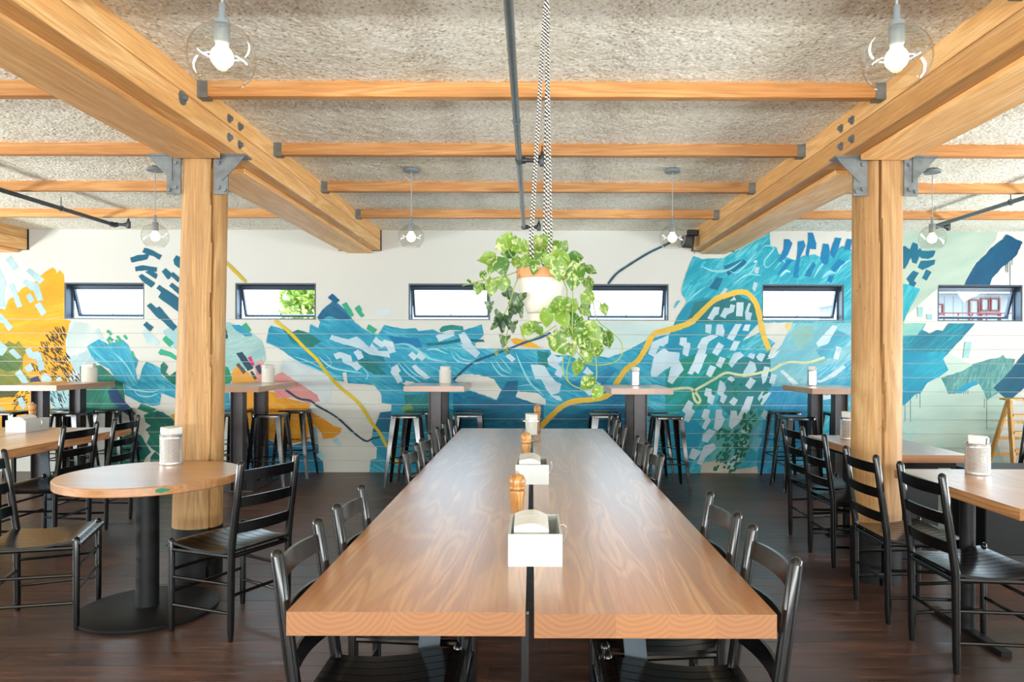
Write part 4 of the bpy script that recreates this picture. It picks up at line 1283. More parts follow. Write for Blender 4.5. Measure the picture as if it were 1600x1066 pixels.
# ================================================================ ladder-back chair (faces +x, origin on the floor)
def make_chair():
    e = empty('ladderback_chair')
    BW, FW, H = 0.183, 0.222, 0.88
    for s in (-1, 1):
        MB().tube([(-0.185, s * BW, 0), (-0.186, s * BW, 0.06), (-0.19, s * BW, 0.44), (-0.215, s * (BW - 0.001), 0.62), (-0.248, s * (BW - 0.004), 0.862), (-0.250, s * (BW - 0.004), 0.874), (-0.2505, s * (BW - 0.004), H)],
                  [0.0125, 0.0165, 0.0185, 0.0185, 0.018, 0.014, 0.006], 12).build('back_post', 'black_lacquer', e, smooth=True)
        MB().tube([(0.19, s * FW, 0), (0.19, s * FW, 0.05), (0.19, s * FW, 0.45), (0.19, s * FW, 0.462), (0.19, s * FW, 0.47)],
                  [0.0125, 0.0155, 0.0165, 0.013, 0.005], 12).build('front_leg', 'black_lacquer', e, smooth=True)
    def xb(z):
        return -0.19 - 0.06 * max(0, z - 0.44) / 0.44
    for zc, hh in ((0.805, 0.052), (0.675, 0.050), (0.548, 0.050)):
        m = MB()
        n = 8
        vs, fs = [], []
        for k in range(n + 1):
            t = -1 + 2 * k / n
            y = t * (BW - 0.004)
            bow = -0.028 * (1 - t * t)
            lift = 0.004 * (1 - t * t)
            for zz, dxx in ((-hh / 2, 0.005), (-hh / 2, -0.005), (hh / 2 + lift, -0.005), (hh / 2 + lift, 0.005)):
                vs.append((xb(zc + zz) + bow + dxx, y, zc + zz))
        for k in range(n):
            for q in range(4):
                a = k * 4 + q
                b = k * 4 + (q + 1) % 4
                fs.append((a, b, b + 4, a + 4))
        fs += [(0, 1, 2, 3), (n * 4 + 3, n * 4 + 2, n * 4 + 1, n * 4)]
        m.add(vs, fs).build('back_slat', 'black_lacquer', e, smooth=True)
    # dished seat of slats running front to back
    ns = 9
    prof = [(-0.205, 0.447), (-0.15, 0.437), (-0.06, 0.430), (0.04, 0.434), (0.11, 0.444), (0.17, 0.453), (0.200, 0.451), (0.215, 0.438)]
    for k in range(ns):
        m = MB()
        vs, fs = [], []
        for (x, zz) in prof:
            f = (x + 0.2) / 0.42
            half = 0.196 + (0.238 - 0.196) * f
            ya = -half + 2 * half * k / ns + 0.0022
            yb = -half + 2 * half * (k + 1) / ns - 0.0022
            vs += [(x, ya, zz), (x, yb, zz), (x, yb, zz - 0.012), (x, ya, zz - 0.012)]
        for i in range(len(prof) - 1):
            for q in range(4):
                a, b = i * 4 + q, i * 4 + (q + 1) % 4
                fs.append((a, b, b + 4, a + 4))
        L = (len(prof) - 1) * 4
        fs += [(0, 1, 2, 3), (L + 3, L + 2, L + 1, L)]
        m.add(vs, fs).build('seat_slat', 'black_lacquer', e, smooth=True)
    def rod(a, b, r, name):
        MB().tube([a, b], r, 8).build(name, 'black_lacquer', e, smooth=True)
    for s in (-1, 1):
        rod((-0.19, s * BW, 0.412), (0.19, s * FW, 0.412), 0.012, 'seat_rail')
        rod((-0.188, s * BW, 0.275), (0.19, s * FW, 0.275), 0.0085, 'stretcher')
        rod((-0.187, s * BW, 0.135), (0.19, s * FW, 0.135), 0.0085, 'stretcher')
    rod((-0.19, -BW, 0.412), (-0.19, BW, 0.412), 0.012, 'seat_rail')
    rod((0.19, -FW, 0.412), (0.19, FW, 0.412), 0.012, 'seat_rail')
    rod((-0.188, -BW, 0.22), (-0.188, BW, 0.22), 0.0085, 'stretcher')
    rod((0.19, -FW, 0.31), (0.19, FW, 0.31), 0.0085, 'stretcher')
    rod((0.19, -FW, 0.20), (0.19, FW, 0.20), 0.0085, 'stretcher')
    return e


chair = make_chair()
used = [False]


def put_chair(x, y, rz, label, group):
    o = chair if not used[0] else copy_tree(chair)
    used[0] = True
    place(o, x, y, 0, rz)
    return tag(o, 'black ladder-back chair, ' + label, 'chair', group)


nth = ('nearest', 'second', 'third', 'fourth', 'fifth', 'farthest')
for i, y in enumerate((2.065, 2.64, 3.97, 4.52, 5.24, 5.98)):
    put_chair(-0.428, y, 0, '%s along the left side of the middle table' % nth[i], 'chairs at the long middle table')
for i, y in enumerate((2.0, 2.52, 3.89, 4.385, 5.36, 5.96)):
    put_chair(0.428, y, pi, '%s along the right side of the middle table' % nth[i], 'chairs at the long middle table')
put_chair(-1.545, 3.69, pi - 0.46, 'right of the round table, its back towards the long table', 'chairs at the round table')
put_chair(-2.555, 3.74, 0.33, 'left of the round table, cut by the left edge', 'chairs at the round table')
put_chair(-3.56, 5.22, pi - 0.04, 'nearer of two at the far left table', 'chairs at the left table')
put_chair(-3.56, 5.79, pi + 0.04, 'farther of two at the far left table', 'chairs at the left table')
for i, (x, y, r) in enumerate(((2.05, 3.30, 0.0), (2.04, 3.88, 0.0), (2.16, 4.85, 0.03), (2.2, 5.34, 0.04))):
    put_chair(x, y, r, ('nearest', 'second', 'third', 'farthest')[i] + ' in the row in front of the right log post', 'chairs at the right tables')
put_chair(3.95, 5.8, pi + 0.1, 'at the far right edge, only its post in view', 'chairs at the right tables')

# ================================================================ bar stool of folded sheet steel
def make_stool():
    e = empty('bar_stool')
    H, hs = 0.76, 0.152
    bm = bmesh.new()
    bmesh.ops.create_cube(bm, size=1.0)
    bmesh.ops.scale(bm, vec=(hs * 2, hs * 2, 0.034), verts=bm.verts)
    ve = [ed for ed in bm.edges if abs(ed.verts[0].co.z - ed.verts[1].co.z) > 0.01]
    bmesh.ops.bevel(bm, geom=ve, offset=0.04, segments=5, affect='EDGES', profile=0.5)
    te = [ed for ed in bm.edges if ed.verts[0].co.z > 0.01 and ed.verts[1].co.z > 0.01]
    bmesh.ops.bevel(bm, geom=te, offset=0.012, segments=3, affect='EDGES', profile=0.5)
    bmesh.ops.translate(bm, vec=(0, 0, H - 0.017), verts=bm.verts)
    me = bpy.data.meshes.new('seat')
    bm.to_mesh(me)
    bm.free()
    for p in me.polygons:
        p.use_smooth = True
    me.set_sharp_from_angle(angle=radians(50))
    link('seat', me, 'black_steel', e)
    m = MB()
    m.lathe([(0.017, 0.0012), (0.020, 0.0012), (0.020, -0.002), (0.017, -0.002)], 16, (0, 0, H), close=True)
    m.build('hand_hole_ring', 'raw_steel', e)
    for sx in (-1, 1):
        for sy in (-1, 1):
            def sect(c, w, t):
                cx, cy, z = c
                # an L-shaped folded leg, closed on the inside
                o_ = [(cx, cy), (cx - sx * w, cy), (cx - sx * w, cy - sy * t), (cx - sx * t * 1.6, cy - sy * t * 1.6), (cx - sx * t, cy - sy * w), (cx, cy - sy * w)]
                return [(p[0], p[1], z) for p in o_]
            a = sect((sx * 0.212, sy * 0.212, 0.0), 0.026, 0.008)
            b = sect((sx * 0.145, sy * 0.145, H - 0.022), 0.058, 0.012)
            n = 6
            m = MB()
            m.add(a + b, [tuple(range(n)), tuple(range(n, 2 * n))] + [(i, (i + 1) % n, n + (i + 1) % n, n + i) for i in range(n)])
            bevel(m.build('leg', 'black_steel', e), 0.0025, 1)
    k = 0.212 - (0.212 - 0.145) * 0.27 / 0.74
    for a, b in (((-k, -k), (k, -k)), ((-k, k), (k, k)), ((-k, -k), (-k, k)), ((k, -k), (k, k))):
        q = Vector((*a, 0.27)) * 1
        r = Vector((*b, 0.27))
        d = (r - q).normalized()
        MB().tube([q + d * 0.012 - Vector((a[0] * 0.03, a[1] * 0.03, 0)), r - d * 0.012 - Vector((b[0] * 0.03, b[1] * 0.03, 0))], 0.007, 6).build('footrest_bar', 'black_steel', e)
    for s in (-1, 1):
        kk = 0.17
        MB().tube([(-kk + 0.0, -s * kk, 0.42), (kk, s * kk, 0.42)], 0.004, 6).build('cross_brace', 'black_steel', e)
    return e


stool = make_stool()
su = [False]
TBL = ('bar table at the far left', 'bar table behind the left log post', 'bar table left of the plant', 'bar table right of the plant', 'bar table behind the right chairs')
for (t, x, y, d) in [(0, -4.95, 7.62, 'front right'), (0, -4.79, 8.12, 'back right'), (0, -5.37, 8.12, 'back left'), (0, -5.70, 7.74, 'front left'),
                     (1, -2.78, 7.55, 'front right'), (1, -2.70, 8.08, 'back right'), (1, -3.36, 8.10, 'back left'), (1, -3.26, 7.62, 'front left'),
                     (2, -1.33, 7.52, 'front left'), (2, -1.275, 7.99, 'back left'), (2, -0.68, 7.64, 'front right'), (2, -0.715, 8.10, 'back right'),
                     (3, 1.41, 7.45, 'front right'), (3, 1.34, 7.92, 'back right'), (3, 0.77, 7.62, 'front left'), (3, 0.84, 8.08, 'back left'),
                     (4, 2.86, 8.05, 'back left'), (4, 2.755, 7.40, 'front left'), (4, 3.42, 7.92, 'back right')]:
    o = stool if not su[0] else copy_tree(stool)
    su[0] = True
    place(o, x, y, 0, 0.03 * sin(x * 9 + y))
    tag(o, 'black steel bar stool, %s of the %s' % (d, TBL[t]), 'stool', 'steel bar stools along the wall')

# ================================================================ tables
TZ = 0.75
TT = 0.060


def plank_top(e, x0, x1, y0, y1, zt, th, cuts, mat='table_oak', name='tabletop_board'):
    xs_ = [x0 + (x1 - x0) * c for c in cuts]
    for a, b in zip(xs_[:-1], xs_[1:]):
        m = MB().box((-(b - a) / 2, -(y1 - y0) / 2, -th), ((b - a) / 2, (y1 - y0) / 2, 0))
        o = m.build(name, mat, e)
        o.location = ((a + b) / 2, (y0 + y1) / 2, zt)


def long_table(x0, x1, y0, y1, cuts, label, slant, centre_leg, inset):
    e = tag(empty('long_dining_table', ((x0 + x1) / 2, (y0 + y1) / 2, 0)), label, 'table', 'long dining tables')
    hx, hy = (x1 - x0) / 2, (y1 - y0) / 2
    plank_top(e, -hx, hx, -hy, hy, TZ, TT, cuts)
    for s in (-1, 1):
        yc = s * (hy - inset)
        MB().hexa([(slant - 0.035, yc - 0.005, 0.01), (slant + 0.035, yc - 0.005, 0.01), (slant + 0.035, yc + 0.005, 0.01), (slant - 0.035, yc + 0.005, 0.01)],
                  [(-0.035, yc - 0.005, TZ - TT), (0.035, yc - 0.005, TZ - TT), (0.035, yc + 0.005, TZ - TT), (-0.035, yc + 0.005, TZ - TT)]).build('flat_bar_leg', 'flat_bar_steel', e)
        MB().box((-0.22, yc - 0.04, 0), (0.22, yc + 0.04, 0.010)).build('foot_plate', 'black_steel', e)
        MB().box((-0.24, yc - 0.03, TZ - TT - 0.006), (0.24, yc + 0.03, TZ - TT)).build('mounting_plate', 'black_steel', e)
        if centre_leg:
            yq = s * (hy - 0.16)
            MB().box((hx - 0.012, yq - 0.011, 0), (hx + 0.008, yq + 0.011, TZ - TT)).build('square_leg', 'black_steel', e)
    MB().box((-0.02, -hy + 0.45, TZ - TT - 0.03), (0.02, hy - 0.45, TZ - TT)).build('stretcher_bar', 'black_steel', e)
    return e


NY, FY = 1.785, 6.18
long_table(-0.617, -0.016, NY, FY, (0, 0.445, 0.757, 1.0), 'long oak dining table in the middle, left half of the pair', -0.06, True, 0.565)
long_table(0.006, 0.612, NY - 0.012, FY, (0, 0.338, 0.561, 0.747, 1.0), 'long oak dining table in the middle, right half of the pair', 0.06, False, 0.487)
long_table(-4.68, -4.10, 3.3, 6.17, (0, 0.4, 0.7, 1.0), 'long oak table at the left edge, half nearer the left wall', -0.05, False, 0.665)
long_table(-4.085, -3.49, 3.3, 6.17, (0, 0.35, 0.72, 1.0), 'long oak table at the left edge, half with two chairs', 0.05, False, 0.665)

# round pedestal table
e = tag(empty('round_table', (-2.055, 3.84, 0)), 'round oak table on a black pedestal and disc, in front of the left log post', 'table')
R = 0.455
m = MB()
m.lathe([(0.0, -0.045), (R - 0.004, -0.045), (R, -0.041), (R, -0.004), (R - 0.004, 0.0), (0.0, 0.0)], 64)
m.build('round_top', 'round_table_oak', e, smooth=True, loc=(0, 0, TZ))
m = MB()
m.lathe([(0.058, 0.02), (0.058, TZ - 0.045)], 28)
m.build('pedestal', 'black_post_paint', e, smooth=True).location = (-0.05, 0.05, 0)
m = MB()
m.lathe([(0.0, 0.0), (0.35, 0.0), (0.352, 0.004), (0.352, 0.018), (0.346, 0.022), (0.0, 0.022)], 56)
m.build('base_disc', 'black_post_paint', e, smooth=True).location = (-0.03, 0.03, 0)
pm = MB()
for k in range(5):
    a0 = radians(-60 + k * 1.6)
    a1 = radians(-60 + (k + 1) * 1.6)
    pm.add([((R + 0.0008) * cos(a0), (R + 0.0008) * sin(a0), -0.034 + 0.004 * abs(k - 2)), ((R + 0.0008) * cos(a1), (R + 0.0008) * sin(a1), -0.034 + 0.004 * abs(k - 1)), ((R + 0.0008) * cos(a1), (R + 0.0008) * sin(a1), -0.008 - 0.003 * abs(k - 1)), ((R + 0.0008) * cos(a0), (R + 0.0008) * sin(a0), -0.008 - 0.003 * abs(k - 2))], [(0, 1, 2, 3)])
plain('green_paint', (28, 118, 84), rough=0.6)
pm.build('paint_mark', 'green_paint', e, loc=(0, 0, TZ))


# bar-height tables along the wall on pairs of steel H columns
def bar_table(x0, x1, y0, y1, cuts, label, z=1.07):
    e = tag(empty('bar_table', ((x0 + x1) / 2, (y0 + y1) / 2, 0)), label, 'table', 'bar tables along the mural wall')
    hx, hy = (x1 - x0) / 2, (y1 - y0) / 2
    plank_top(e, -hx, hx, -hy, hy, z, 0.055, cuts)
    for s in (-1, 1):
        yc = s * 0.30
        m = MB()
        w, d, t = 0.062, 0.055, 0.006
        m.box((-w, yc - d, 0.01), (-w + t, yc + d, z - 0.055)).box((w - t, yc - d, 0.01), (w, yc + d, z - 0.055)).box((-w + t, yc - t / 2, 0.01), (w - t, yc + t / 2, z - 0.055))
        m.build('steel_column', 'column_steel', e)
    MB().box((-0.17, -0.36, 0), (0.17, 0.36, 0.01)).build('base_plate', 'column_steel', e)
    MB().box((-0.15, -0.36, z - 0.061), (0.15, 0.36, z - 0.055)).build('top_plate', 'column_steel', e)
    return e


BT_ = [(-5.37, -4.77, 7.12, 8.12, 'oak bar table at the far left in front of the yellow paint'), (-3.29, -2.69, 6.98, 8.08, 'oak bar table behind the left log post'),
       (-1.30, -0.69, 7.17, 8.02, 'oak bar table left of the hanging plant'), (0.755, 1.345, 6.78, 7.66, 'oak bar table right of the hanging plant'),
       (2.72, 3.34, 6.9, 7.72, 'oak bar table behind the right log post')]
for k, (a, b, c, d, lab) in enumerate(BT_):
    bar_table(a, b, c, d, (0, 0.36, 0.7, 1.0) if k % 2 else (0, 0.5, 1.0), lab)

# two tables at the right
e = tag(empty('dining_table', (2.62, 3.52, 0)), 'oak dining table at the right edge with a tin can on it', 'table', 'right dining tables')
plank_top(e, -0.56, 0.56, -0.52, 0.52, TZ, 0.05, (0, 0.3, 0.62, 1.0))
for xx in (-0.42, 0.42):
    MB().lathe([(0.036, 0.02), (0.036, TZ - 0.05)], 20, (xx, 0.07, 0)).build('pedestal', 'black_post_paint', e, smooth=True)
    m = MB()
    m.box((xx - 0.025, -0.23, 0), (xx + 0.025, 0.37, 0.025))
    m.build('foot_bar', 'black_post_paint', e)
    MB().box((xx - 0.05, -0.3, TZ - 0.062), (xx + 0.05, 0.3, TZ - 0.05)).build('mounting_plate', 'black_steel', e)
e = tag(empty('dining_table', (2.53, 5.16, 0)), 'oak dining table partly hidden behind the right log post', 'table', 'right dining tables')
plank_top(e, -0.31, 0.31, -0.56, 0.56, TZ, 0.05, (0, 0.45, 1.0))
MB().box((-0.24, -0.52, TZ - 0.09), (0.24, 0.52, TZ - 0.05)).build('apron_frame', 'black_steel', e)
for yy in (-0.33, 0.33):
    MB().box((-0.12, yy - 0.02, 0.02), (0.22, yy + 0.02, TZ - 0.09)).build('panel_leg', 'black_post_paint', e)
    MB().box((-0.25, yy - 0.05, 0), (0.25, yy + 0.05, 0.02)).build('foot_bar', 'black_post_paint', e)
e = tag(empty('storage_bench', (4.3, 4.98, 0)), 'low black storage bench standing behind the right-hand table', 'bench')
bevel(MB().box((-1.25, -0.2, 0.05), (1.25, 0.2, 0.58)).build('bench_body', 'black_post_paint', e), 0.006, 1)
bevel(MB().box((-1.28, -0.22, 0.58), (1.28, 0.22, 0.61)).build('bench_lid', 'black_post_paint', e), 0.004, 1)
MB().box((-1.2, -0.17, 0), (1.2, 0.17, 0.05)).build('plinth', 'black_plastic', e)

# ================================================================ things on the tables
def make_mill():
    e = empty('pepper_mill')
    MB().lathe([(0.0, 0), (0.028, 0), (0.0295, 0.006), (0.027, 0.014), (0.024, 0.05), (0.0225, 0.09), (0.0245, 0.125), (0.029, 0.150), (0.0285, 0.156), (0.024, 0.159)], 24).build('mill_body', 'mill_wood', e, smooth=True)
    MB().lathe([(0.022, 0.159), (0.0275, 0.163), (0.029, 0.167), (0.0275, 0.171), (0.0285, 0.175), (0.031, 0.187), (0.0295, 0.201), (0.021, 0.213), (0.007, 0.217), (0.0, 0.217)], 24).build('mill_head', 'mill_wood', e, smooth=True)
    MB().lathe([(0.006, 0.217), (0.008, 0.222), (0.005, 0.228), (0.0, 0.229)], 12).build('crown_nut', 'chrome_wire', e, smooth=True)
    return e


mill = make_mill()
for i, (x, y, d) in enumerate(((-0.054, 2.56, 'behind the nearest napkin box'), (-0.033, 3.9, 'between the second napkin box and the glass jar'), (0.042, 5.98, 'at the far end of the middle table'), (-4.235, 6.02, 'on the left table behind its napkin box'))):
    o = mill if i == 0 else copy_tree(mill)
    place(o, x, y, TZ, i * 1.1)
    tag(o, 'turned wooden pepper mill ' + d, 'pepper mill', 'pepper mills')


def make_caddy():
    e = empty('napkin_box')
    w, d, h, t = 0.083, 0.14, 0.098, 0.008
    MB().box((-w, -d, 0), (w, -d + t, h)).build('front_panel', 'white_painted_wood', e)
    MB().box((-w, d - t, 0), (w, d, h)).build('back_panel', 'white_painted_wood', e)
    for s in (-1, 1):
        m = MB()
        m.box((min(s * w, s * (w - t)), -d + t, 0), (max(s * w, s * (w - t)), d - t, h))
        m.build('side_panel', 'white_painted_wood', e)
    MB().box((-w + t, -d + t, 0.0), (w - t, d - t, 0.006)).build('bottom_panel', 'white_painted_wood', e)
    MB().tube([(w - 0.002, 0.02, 0.088), (w + 0.012, 0.02, 0.090), (w + 0.019, 0.02, 0.080), (w + 0.020, 0.02, 0.060), (w + 0.016, 0.02, 0.042), (w + 0.008, 0.02, 0.032), (w - 0.002, 0.02, 0.036)], 0.0024, 8).build('wire_handle', 'chrome_wire', e)
    return e


def make_napkins():
    e = empty('napkin_stack')
    rr = random.Random(2)
    for k in range(7):
        m = MB()
        n = 8
        vs, fs = [], []
        x0, x1 = -0.054, 0.054
        yb = -0.108 + k * 0.0225
        for j in range(n + 1):
            t = j / n
            x = x0 + (x1 - x0) * t
            z = 0.112 + 0.018 * sin(pi * t * 0.9) - 0.012 * t + rr.uniform(-0.001, 0.001) + 0.0012 * k
            vs += [(x, yb, 0.010), (x, yb + 0.0215, 0.010), (x, yb + 0.0215, z + 0.002), (x, yb, z)]
        for j in range(n):
            for q in range(4):
                a, b = j * 4 + q, j * 4 + (q + 1) % 4
                fs.append((a, b, b + 4, a + 4))
        fs += [(0, 1, 2, 3), (n * 4 + 3, n * 4 + 2, n * 4 + 1, n * 4)]
        m.add(vs, fs).build('folded_napkin', 'napkin', e, smooth=True)
    return e


caddy, naps = make_caddy(), make_napkins()
for i, (x, y, d) in enumerate(((0.010, 2.31, 'nearest on the middle table'), (0.0, 3.67, 'second on the middle table'), (-4.19, 5.90, 'on the left table beside a pepper mill'))):
    o = caddy if i == 0 else copy_tree(caddy)
    place(o, x, y, TZ)
    tag(o, 'white wooden napkin box with wire handle, ' + d, 'box', 'napkin boxes')
    o = naps if i == 0 else copy_tree(naps)
    place(o, x - 0.012, y + 0.0, TZ)
    tag(o, 'folded white napkins in the box ' + d, 'napkins', 'napkin stacks')

def make_cup():
    m = MB()
    m.lathe([(0.026, 0.0), (0.031, 0.088), (0.0295, 0.088), (0.0245, 0.004), (0.0, 0.004)], 24)
    return m


cupm = make_cup().mesh('glass_tumbler', True)
for i, (x, y, d) in enumerate(((0.052, 2.397, 'nearest napkin box'), (0.042, 3.757, 'second napkin box'))):
    o = link('glass_tumbler', cupm, 'clear_glass', None, (x, y, TZ + 0.0065))
    tag(o, 'small clear glass tumbler standing inside the %s' % d, 'glass', 'tumblers in the napkin boxes')


def ribbed(r, h, n=20):
    p = [(0.0, 0.0), (r * 0.97, 0.0), (r, 0.003), (r, h * 0.07)]
    for k in range(n):
        z = h * (0.09 + 0.82 * k / n)
        dz = h * 0.82 / n
        p += [(r, z), (r * 0.978, z + dz * 0.5)]
    p += [(r, h * 0.92), (r, h - 0.003), (r * 1.02, h), (r * 0.96, h), (r * 0.95, h * 0.3), (0.0, h * 0.3)]
    return p


def make_can(r, h, mat, name):
    e = empty(name)
    MB().lathe(ribbed(r, h), 32).build('ribbed_wall' if mat == 'tin' else 'bucket_wall', mat, e, smooth=True)
    return e


def make_roll(r, h, hh):
    """folded napkins standing up in a can"""
    e = empty('napkin_bundle')
    q = r * 0.62
    m = MB().hexa([(-q, -q * 0.9, h * 0.31), (q, -q, h * 0.31), (q, q, h * 0.31), (-q, q * 0.9, h * 0.31)], [(-q * 1.18, -q * 1.0, h + hh), (q * 1.1, -q * 1.2, h + hh * 0.8), (q * 1.2, q * 1.1, h + hh), (-q * 1.0, q * 1.15, h + hh * 1.05)])
    bevel(m.build('napkin_fold', 'napkin', e), 0.004, 2)
    MB().hexa([(-q * 0.5, -q * 1.05, h * 0.4), (q * 0.8, -q * 1.1, h * 0.4), (q * 0.8, -q * 1.0, h * 0.4), (-q * 0.5, -q * 0.98, h * 0.4)], [(-q * 0.7, -q * 1.36, h + hh * 0.7), (q * 0.9, -q * 1.38, h + hh * 0.66), (q * 0.9, -q * 1.24, h + hh * 0.7), (-q * 0.7, -q * 1.22, h + hh * 0.74)]).build('loose_napkin', 'napkin', e)
    return e


CANS = [(-2.10, 4.13, TZ, 0.061, 0.178, 'tin', 'ribbed tin can of napkins on the round table'), (2.42, 3.86, TZ, 0.061, 0.172, 'tin', 'ribbed tin can of napkins on the table at the right edge'),
        (2.42, 5.44, TZ, 0.060, 0.172, 'tin', 'ribbed tin can of napkins left of the right log post'), (1.075, 7.42, 1.07, 0.046, 0.155, 'tin', 'slim tin can on the bar table right of the plant'),
        (2.96, 7.52, 1.07, 0.050, 0.165, 'tin', 'tin can on the bar table left of the right log post'), (-4.99, 8.0, 1.07, 0.080, 0.165, 'white_enamel', 'white ribbed bucket on the far left bar table'),
        (-2.95, 7.93, 1.07, 0.070, 0.160, 'white_enamel', 'white ribbed bucket on the bar table right of the left log post'), (-0.965, 7.86, 1.07, 0.066, 0.150, 'white_enamel', 'white ribbed bucket on the bar table left of the plant')]
for (x, y, z, r, h, mat, lab) in CANS:
    o = make_can(r, h, mat, 'tin_can' if mat == 'tin' else 'enamel_bucket')
    place(o, x, y, z, 0.3 * x)
    tag(o, lab, 'can' if mat == 'tin' else 'bucket')
    o = make_roll(r, h, 0.042)
    place(o, x, y, z, 0.3 * x + 0.2)
    tag(o, 'napkins standing in the ' + lab.replace(' of napkins', '').replace('ribbed ', ''), 'napkins', 'napkins standing in cans')
o = tag(empty('glass_jar', (-0.008, 5.28, TZ)), 'clear ribbed glass jar towards the far end of the middle table', 'jar')
MB().lathe(ribbed(0.07, 0.16, 8), 32).build('jar_wall', 'clear_glass', o, smooth=True)
MB().lathe([(0.071, 0.0), (0.0735, 0.0), (0.0735, 0.007), (0.071, 0.007)], 32, (0, 0, 0.15), close=True).build('jar_rim', 'chrome_wire', o, smooth=True)
o = make_roll(0.062, 0.16, 0.045)
place(o, -0.008, 5.28, TZ, 0.15)
tag(o, 'folded white napkins standing in the clear glass jar', 'napkins', 'napkins standing in cans')

# ================================================================ wooden step ladder by the wall
e = tag(empty('step_ladder', (5.44, 7.85, 0)), 'wooden folding step ladder leaning open by the wall at the right edge', 'ladder')
TOPZ = 0.90
for s in (-1, 1):
    for (yb, yt, nm) in ((-0.30, -0.03, 'front_rail'), (0.28, 0.03, 'rear_rail')):
        wb, wt = (0.31, 0.19) if yb < 0 else (0.27, 0.16)
        m = MB().hexa([(s * wb - 0.013, yb - 0.03, 0), (s * wb + 0.013, yb - 0.03, 0), (s * wb + 0.013, yb + 0.03, 0), (s * wb - 0.013, yb + 0.03, 0)], [(s * wt - 0.013, yt - 0.028, TOPZ), (s * wt + 0.013, yt - 0.028, TOPZ), (s * wt + 0.013, yt + 0.028, TOPZ), (s * wt - 0.013, yt + 0.028, TOPZ)])
        m.build(nm, 'ladder_wood', e)
for zz in (0.2, 0.385, 0.57, 0.75):
    t = zz / TOPZ
    w = 0.31 + (0.19 - 0.31) * t
    y = -0.30 + 0.27 * t
    MB().box((-w + 0.008, y - 0.045, zz - 0.022), (w - 0.008, y + 0.045, zz)).build('step', 'ladder_wood', e)
    if zz < 0.6:
        w2 = 0.27 + (0.16 - 0.27) * t
        y2 = 0.28 - 0.25 * t
        MB().box((-w2, y2 - 0.012, zz + 0.06), (w2, y2 + 0.012, zz + 0.09)).build('rear_bar', 'ladder_wood', e)
MB().box((-0.22, -0.09, TOPZ), (0.22, 0.09, TOPZ + 0.022)).build('top_board', 'ladder_wood', e)
MB().tube([(-0.06, -0.1, TOPZ + 0.026), (-0.06, -0.11, TOPZ - 0.05), (-0.03, -0.13, TOPZ - 0.2)], 0.006, 6).build('hook_strap', 'black_plastic', e)

# ================================================================ hanging plant
PX, PY = 0.032, 2.74
PR = at_depth(842, 422, PY).z           # rim height
planter = tag(empty('hanging_planter', (PX, PY, PR)), 'white dipped terracotta pot with bare rim hanging on braided ropes', 'planter')
m = MB()
m.lathe([(0.0, -0.165), (0.052, -0.165), (0.056, -0.160), (0.072, -0.11), (0.085, -0.06), (0.092, -0.036)], 40)
m.build('painted_body', 'pot_white', planter, smooth=True)
m = MB()
m.lathe([(0.092, -0.036), (0.0945, -0.034), (0.096, -0.003), (0.0945, 0.0), (0.086, 0.0), (0.084, -0.02), (0.0, -0.02)], 40)
m.build('bare_rim', 'terracotta', planter, smooth=True)
m = MB()
m.lathe([(0.0, -0.204), (0.043, -0.204), (0.048, -0.17), (0.054, -0.166), (0.0, -0.1655)], 36)
m.build('saucer_foot', 'pot_white', planter, smooth=True)
m = MB()
m.lathe([(0.0, -0.012), (0.084, -0.014), (0.084, -0.0199)], 28)
m.build('soil_surface', 'soil', planter, smooth=True)
hook_z = JB - PR
for k in range(3):
    a = radians(200 + 120 * k)
    bx, by = 0.098 * cos(a), 0.098 * sin(a)
    if k == 0:
        bx = -0.048; by = -0.085
    if k == 1:
        bx = 0.043; by = -0.088
    if k == 2:
        bx = 0.02; by = 0.096
    for q in (-1, 1):
        off = q * 0.0045
        MB().tube([(bx * 0.62 + off, by * 0.62, -0.018), (bx + off, by, 0.02) if False else (bx * 0.8 + off, by * 0.8, 0.10), (0.018 + off * 0.8 + (k - 1) * 0.006, -0.03, hook_z - 0.05), (0.018, -0.035, hook_z - 0.012)], 0.0034, 7).build('braided_rope', 'braided_rope', planter, smooth=True)
m = MB()
m.tube([(0.018, -0.035, hook_z - 0.014)] + [(0.018, -0.035 + 0.012 * sin(t * pi / 5), hook_z - 0.002 - 0.012 * cos(t * pi / 5)) for t in range(6)] + [(0.018, -0.035, hook_z + 0.02)], 0.003, 6)
m.build('ceiling_hook', 'dark_pipe', planter)

plant = tag(empty('trailing_pothos', (PX, PY, PR)), 'variegated trailing vine plant spilling over the hanging white pot', 'plant')


def leaf_mesh(kind, seed):
    rr = random.Random(seed)
    vs, fs = [], []
    n = 9
    for i in range(n + 1):
        t = i / n
        if kind == 'pothos':
            w = 0.40 * (sin(pi * min(1, (t + 0.09) / 1.09)) ** 0.8) * (1 - 0.42 * t) * 1.25
            if i == 0:
                w = 0.22
        else:
            w = 0.34 * (1 - 0.75 * t) + 0.16 * abs(sin(t * pi * 2.5 + 0.5)) * (1 - t)
        if i == n:
            w = 0.004
        back = -0.10 if (i == 0) else 0.0
        cup = 0.30 * w
        droop = -0.16 * t * t
        wav = 0.03 * sin(t * 9 + seed)
        vs += [(-w, t + back, cup * 0.9 + droop + wav), (-w * 0.5, t + back * 0.5, cup * 0.30 + droop), (0, t, droop), (w * 0.5, t + back * 0.5, cup * 0.30 + droop), (w, t + back, cup * 0.9 + droop - wav)]
    for i in range(n):
        for q in range(4):
            a = i * 5 + q
            fs.append((a, a + 1, a + 6, a + 5))
    m = MB()
    m.add(vs, fs)
    me = m.mesh('leaf', False)
    for p in me.polygons:
        p.use_smooth = True
    me.materials.append(MATS['pothos_leaf' if kind == 'pothos' else 'ivy_leaf'])
    return me


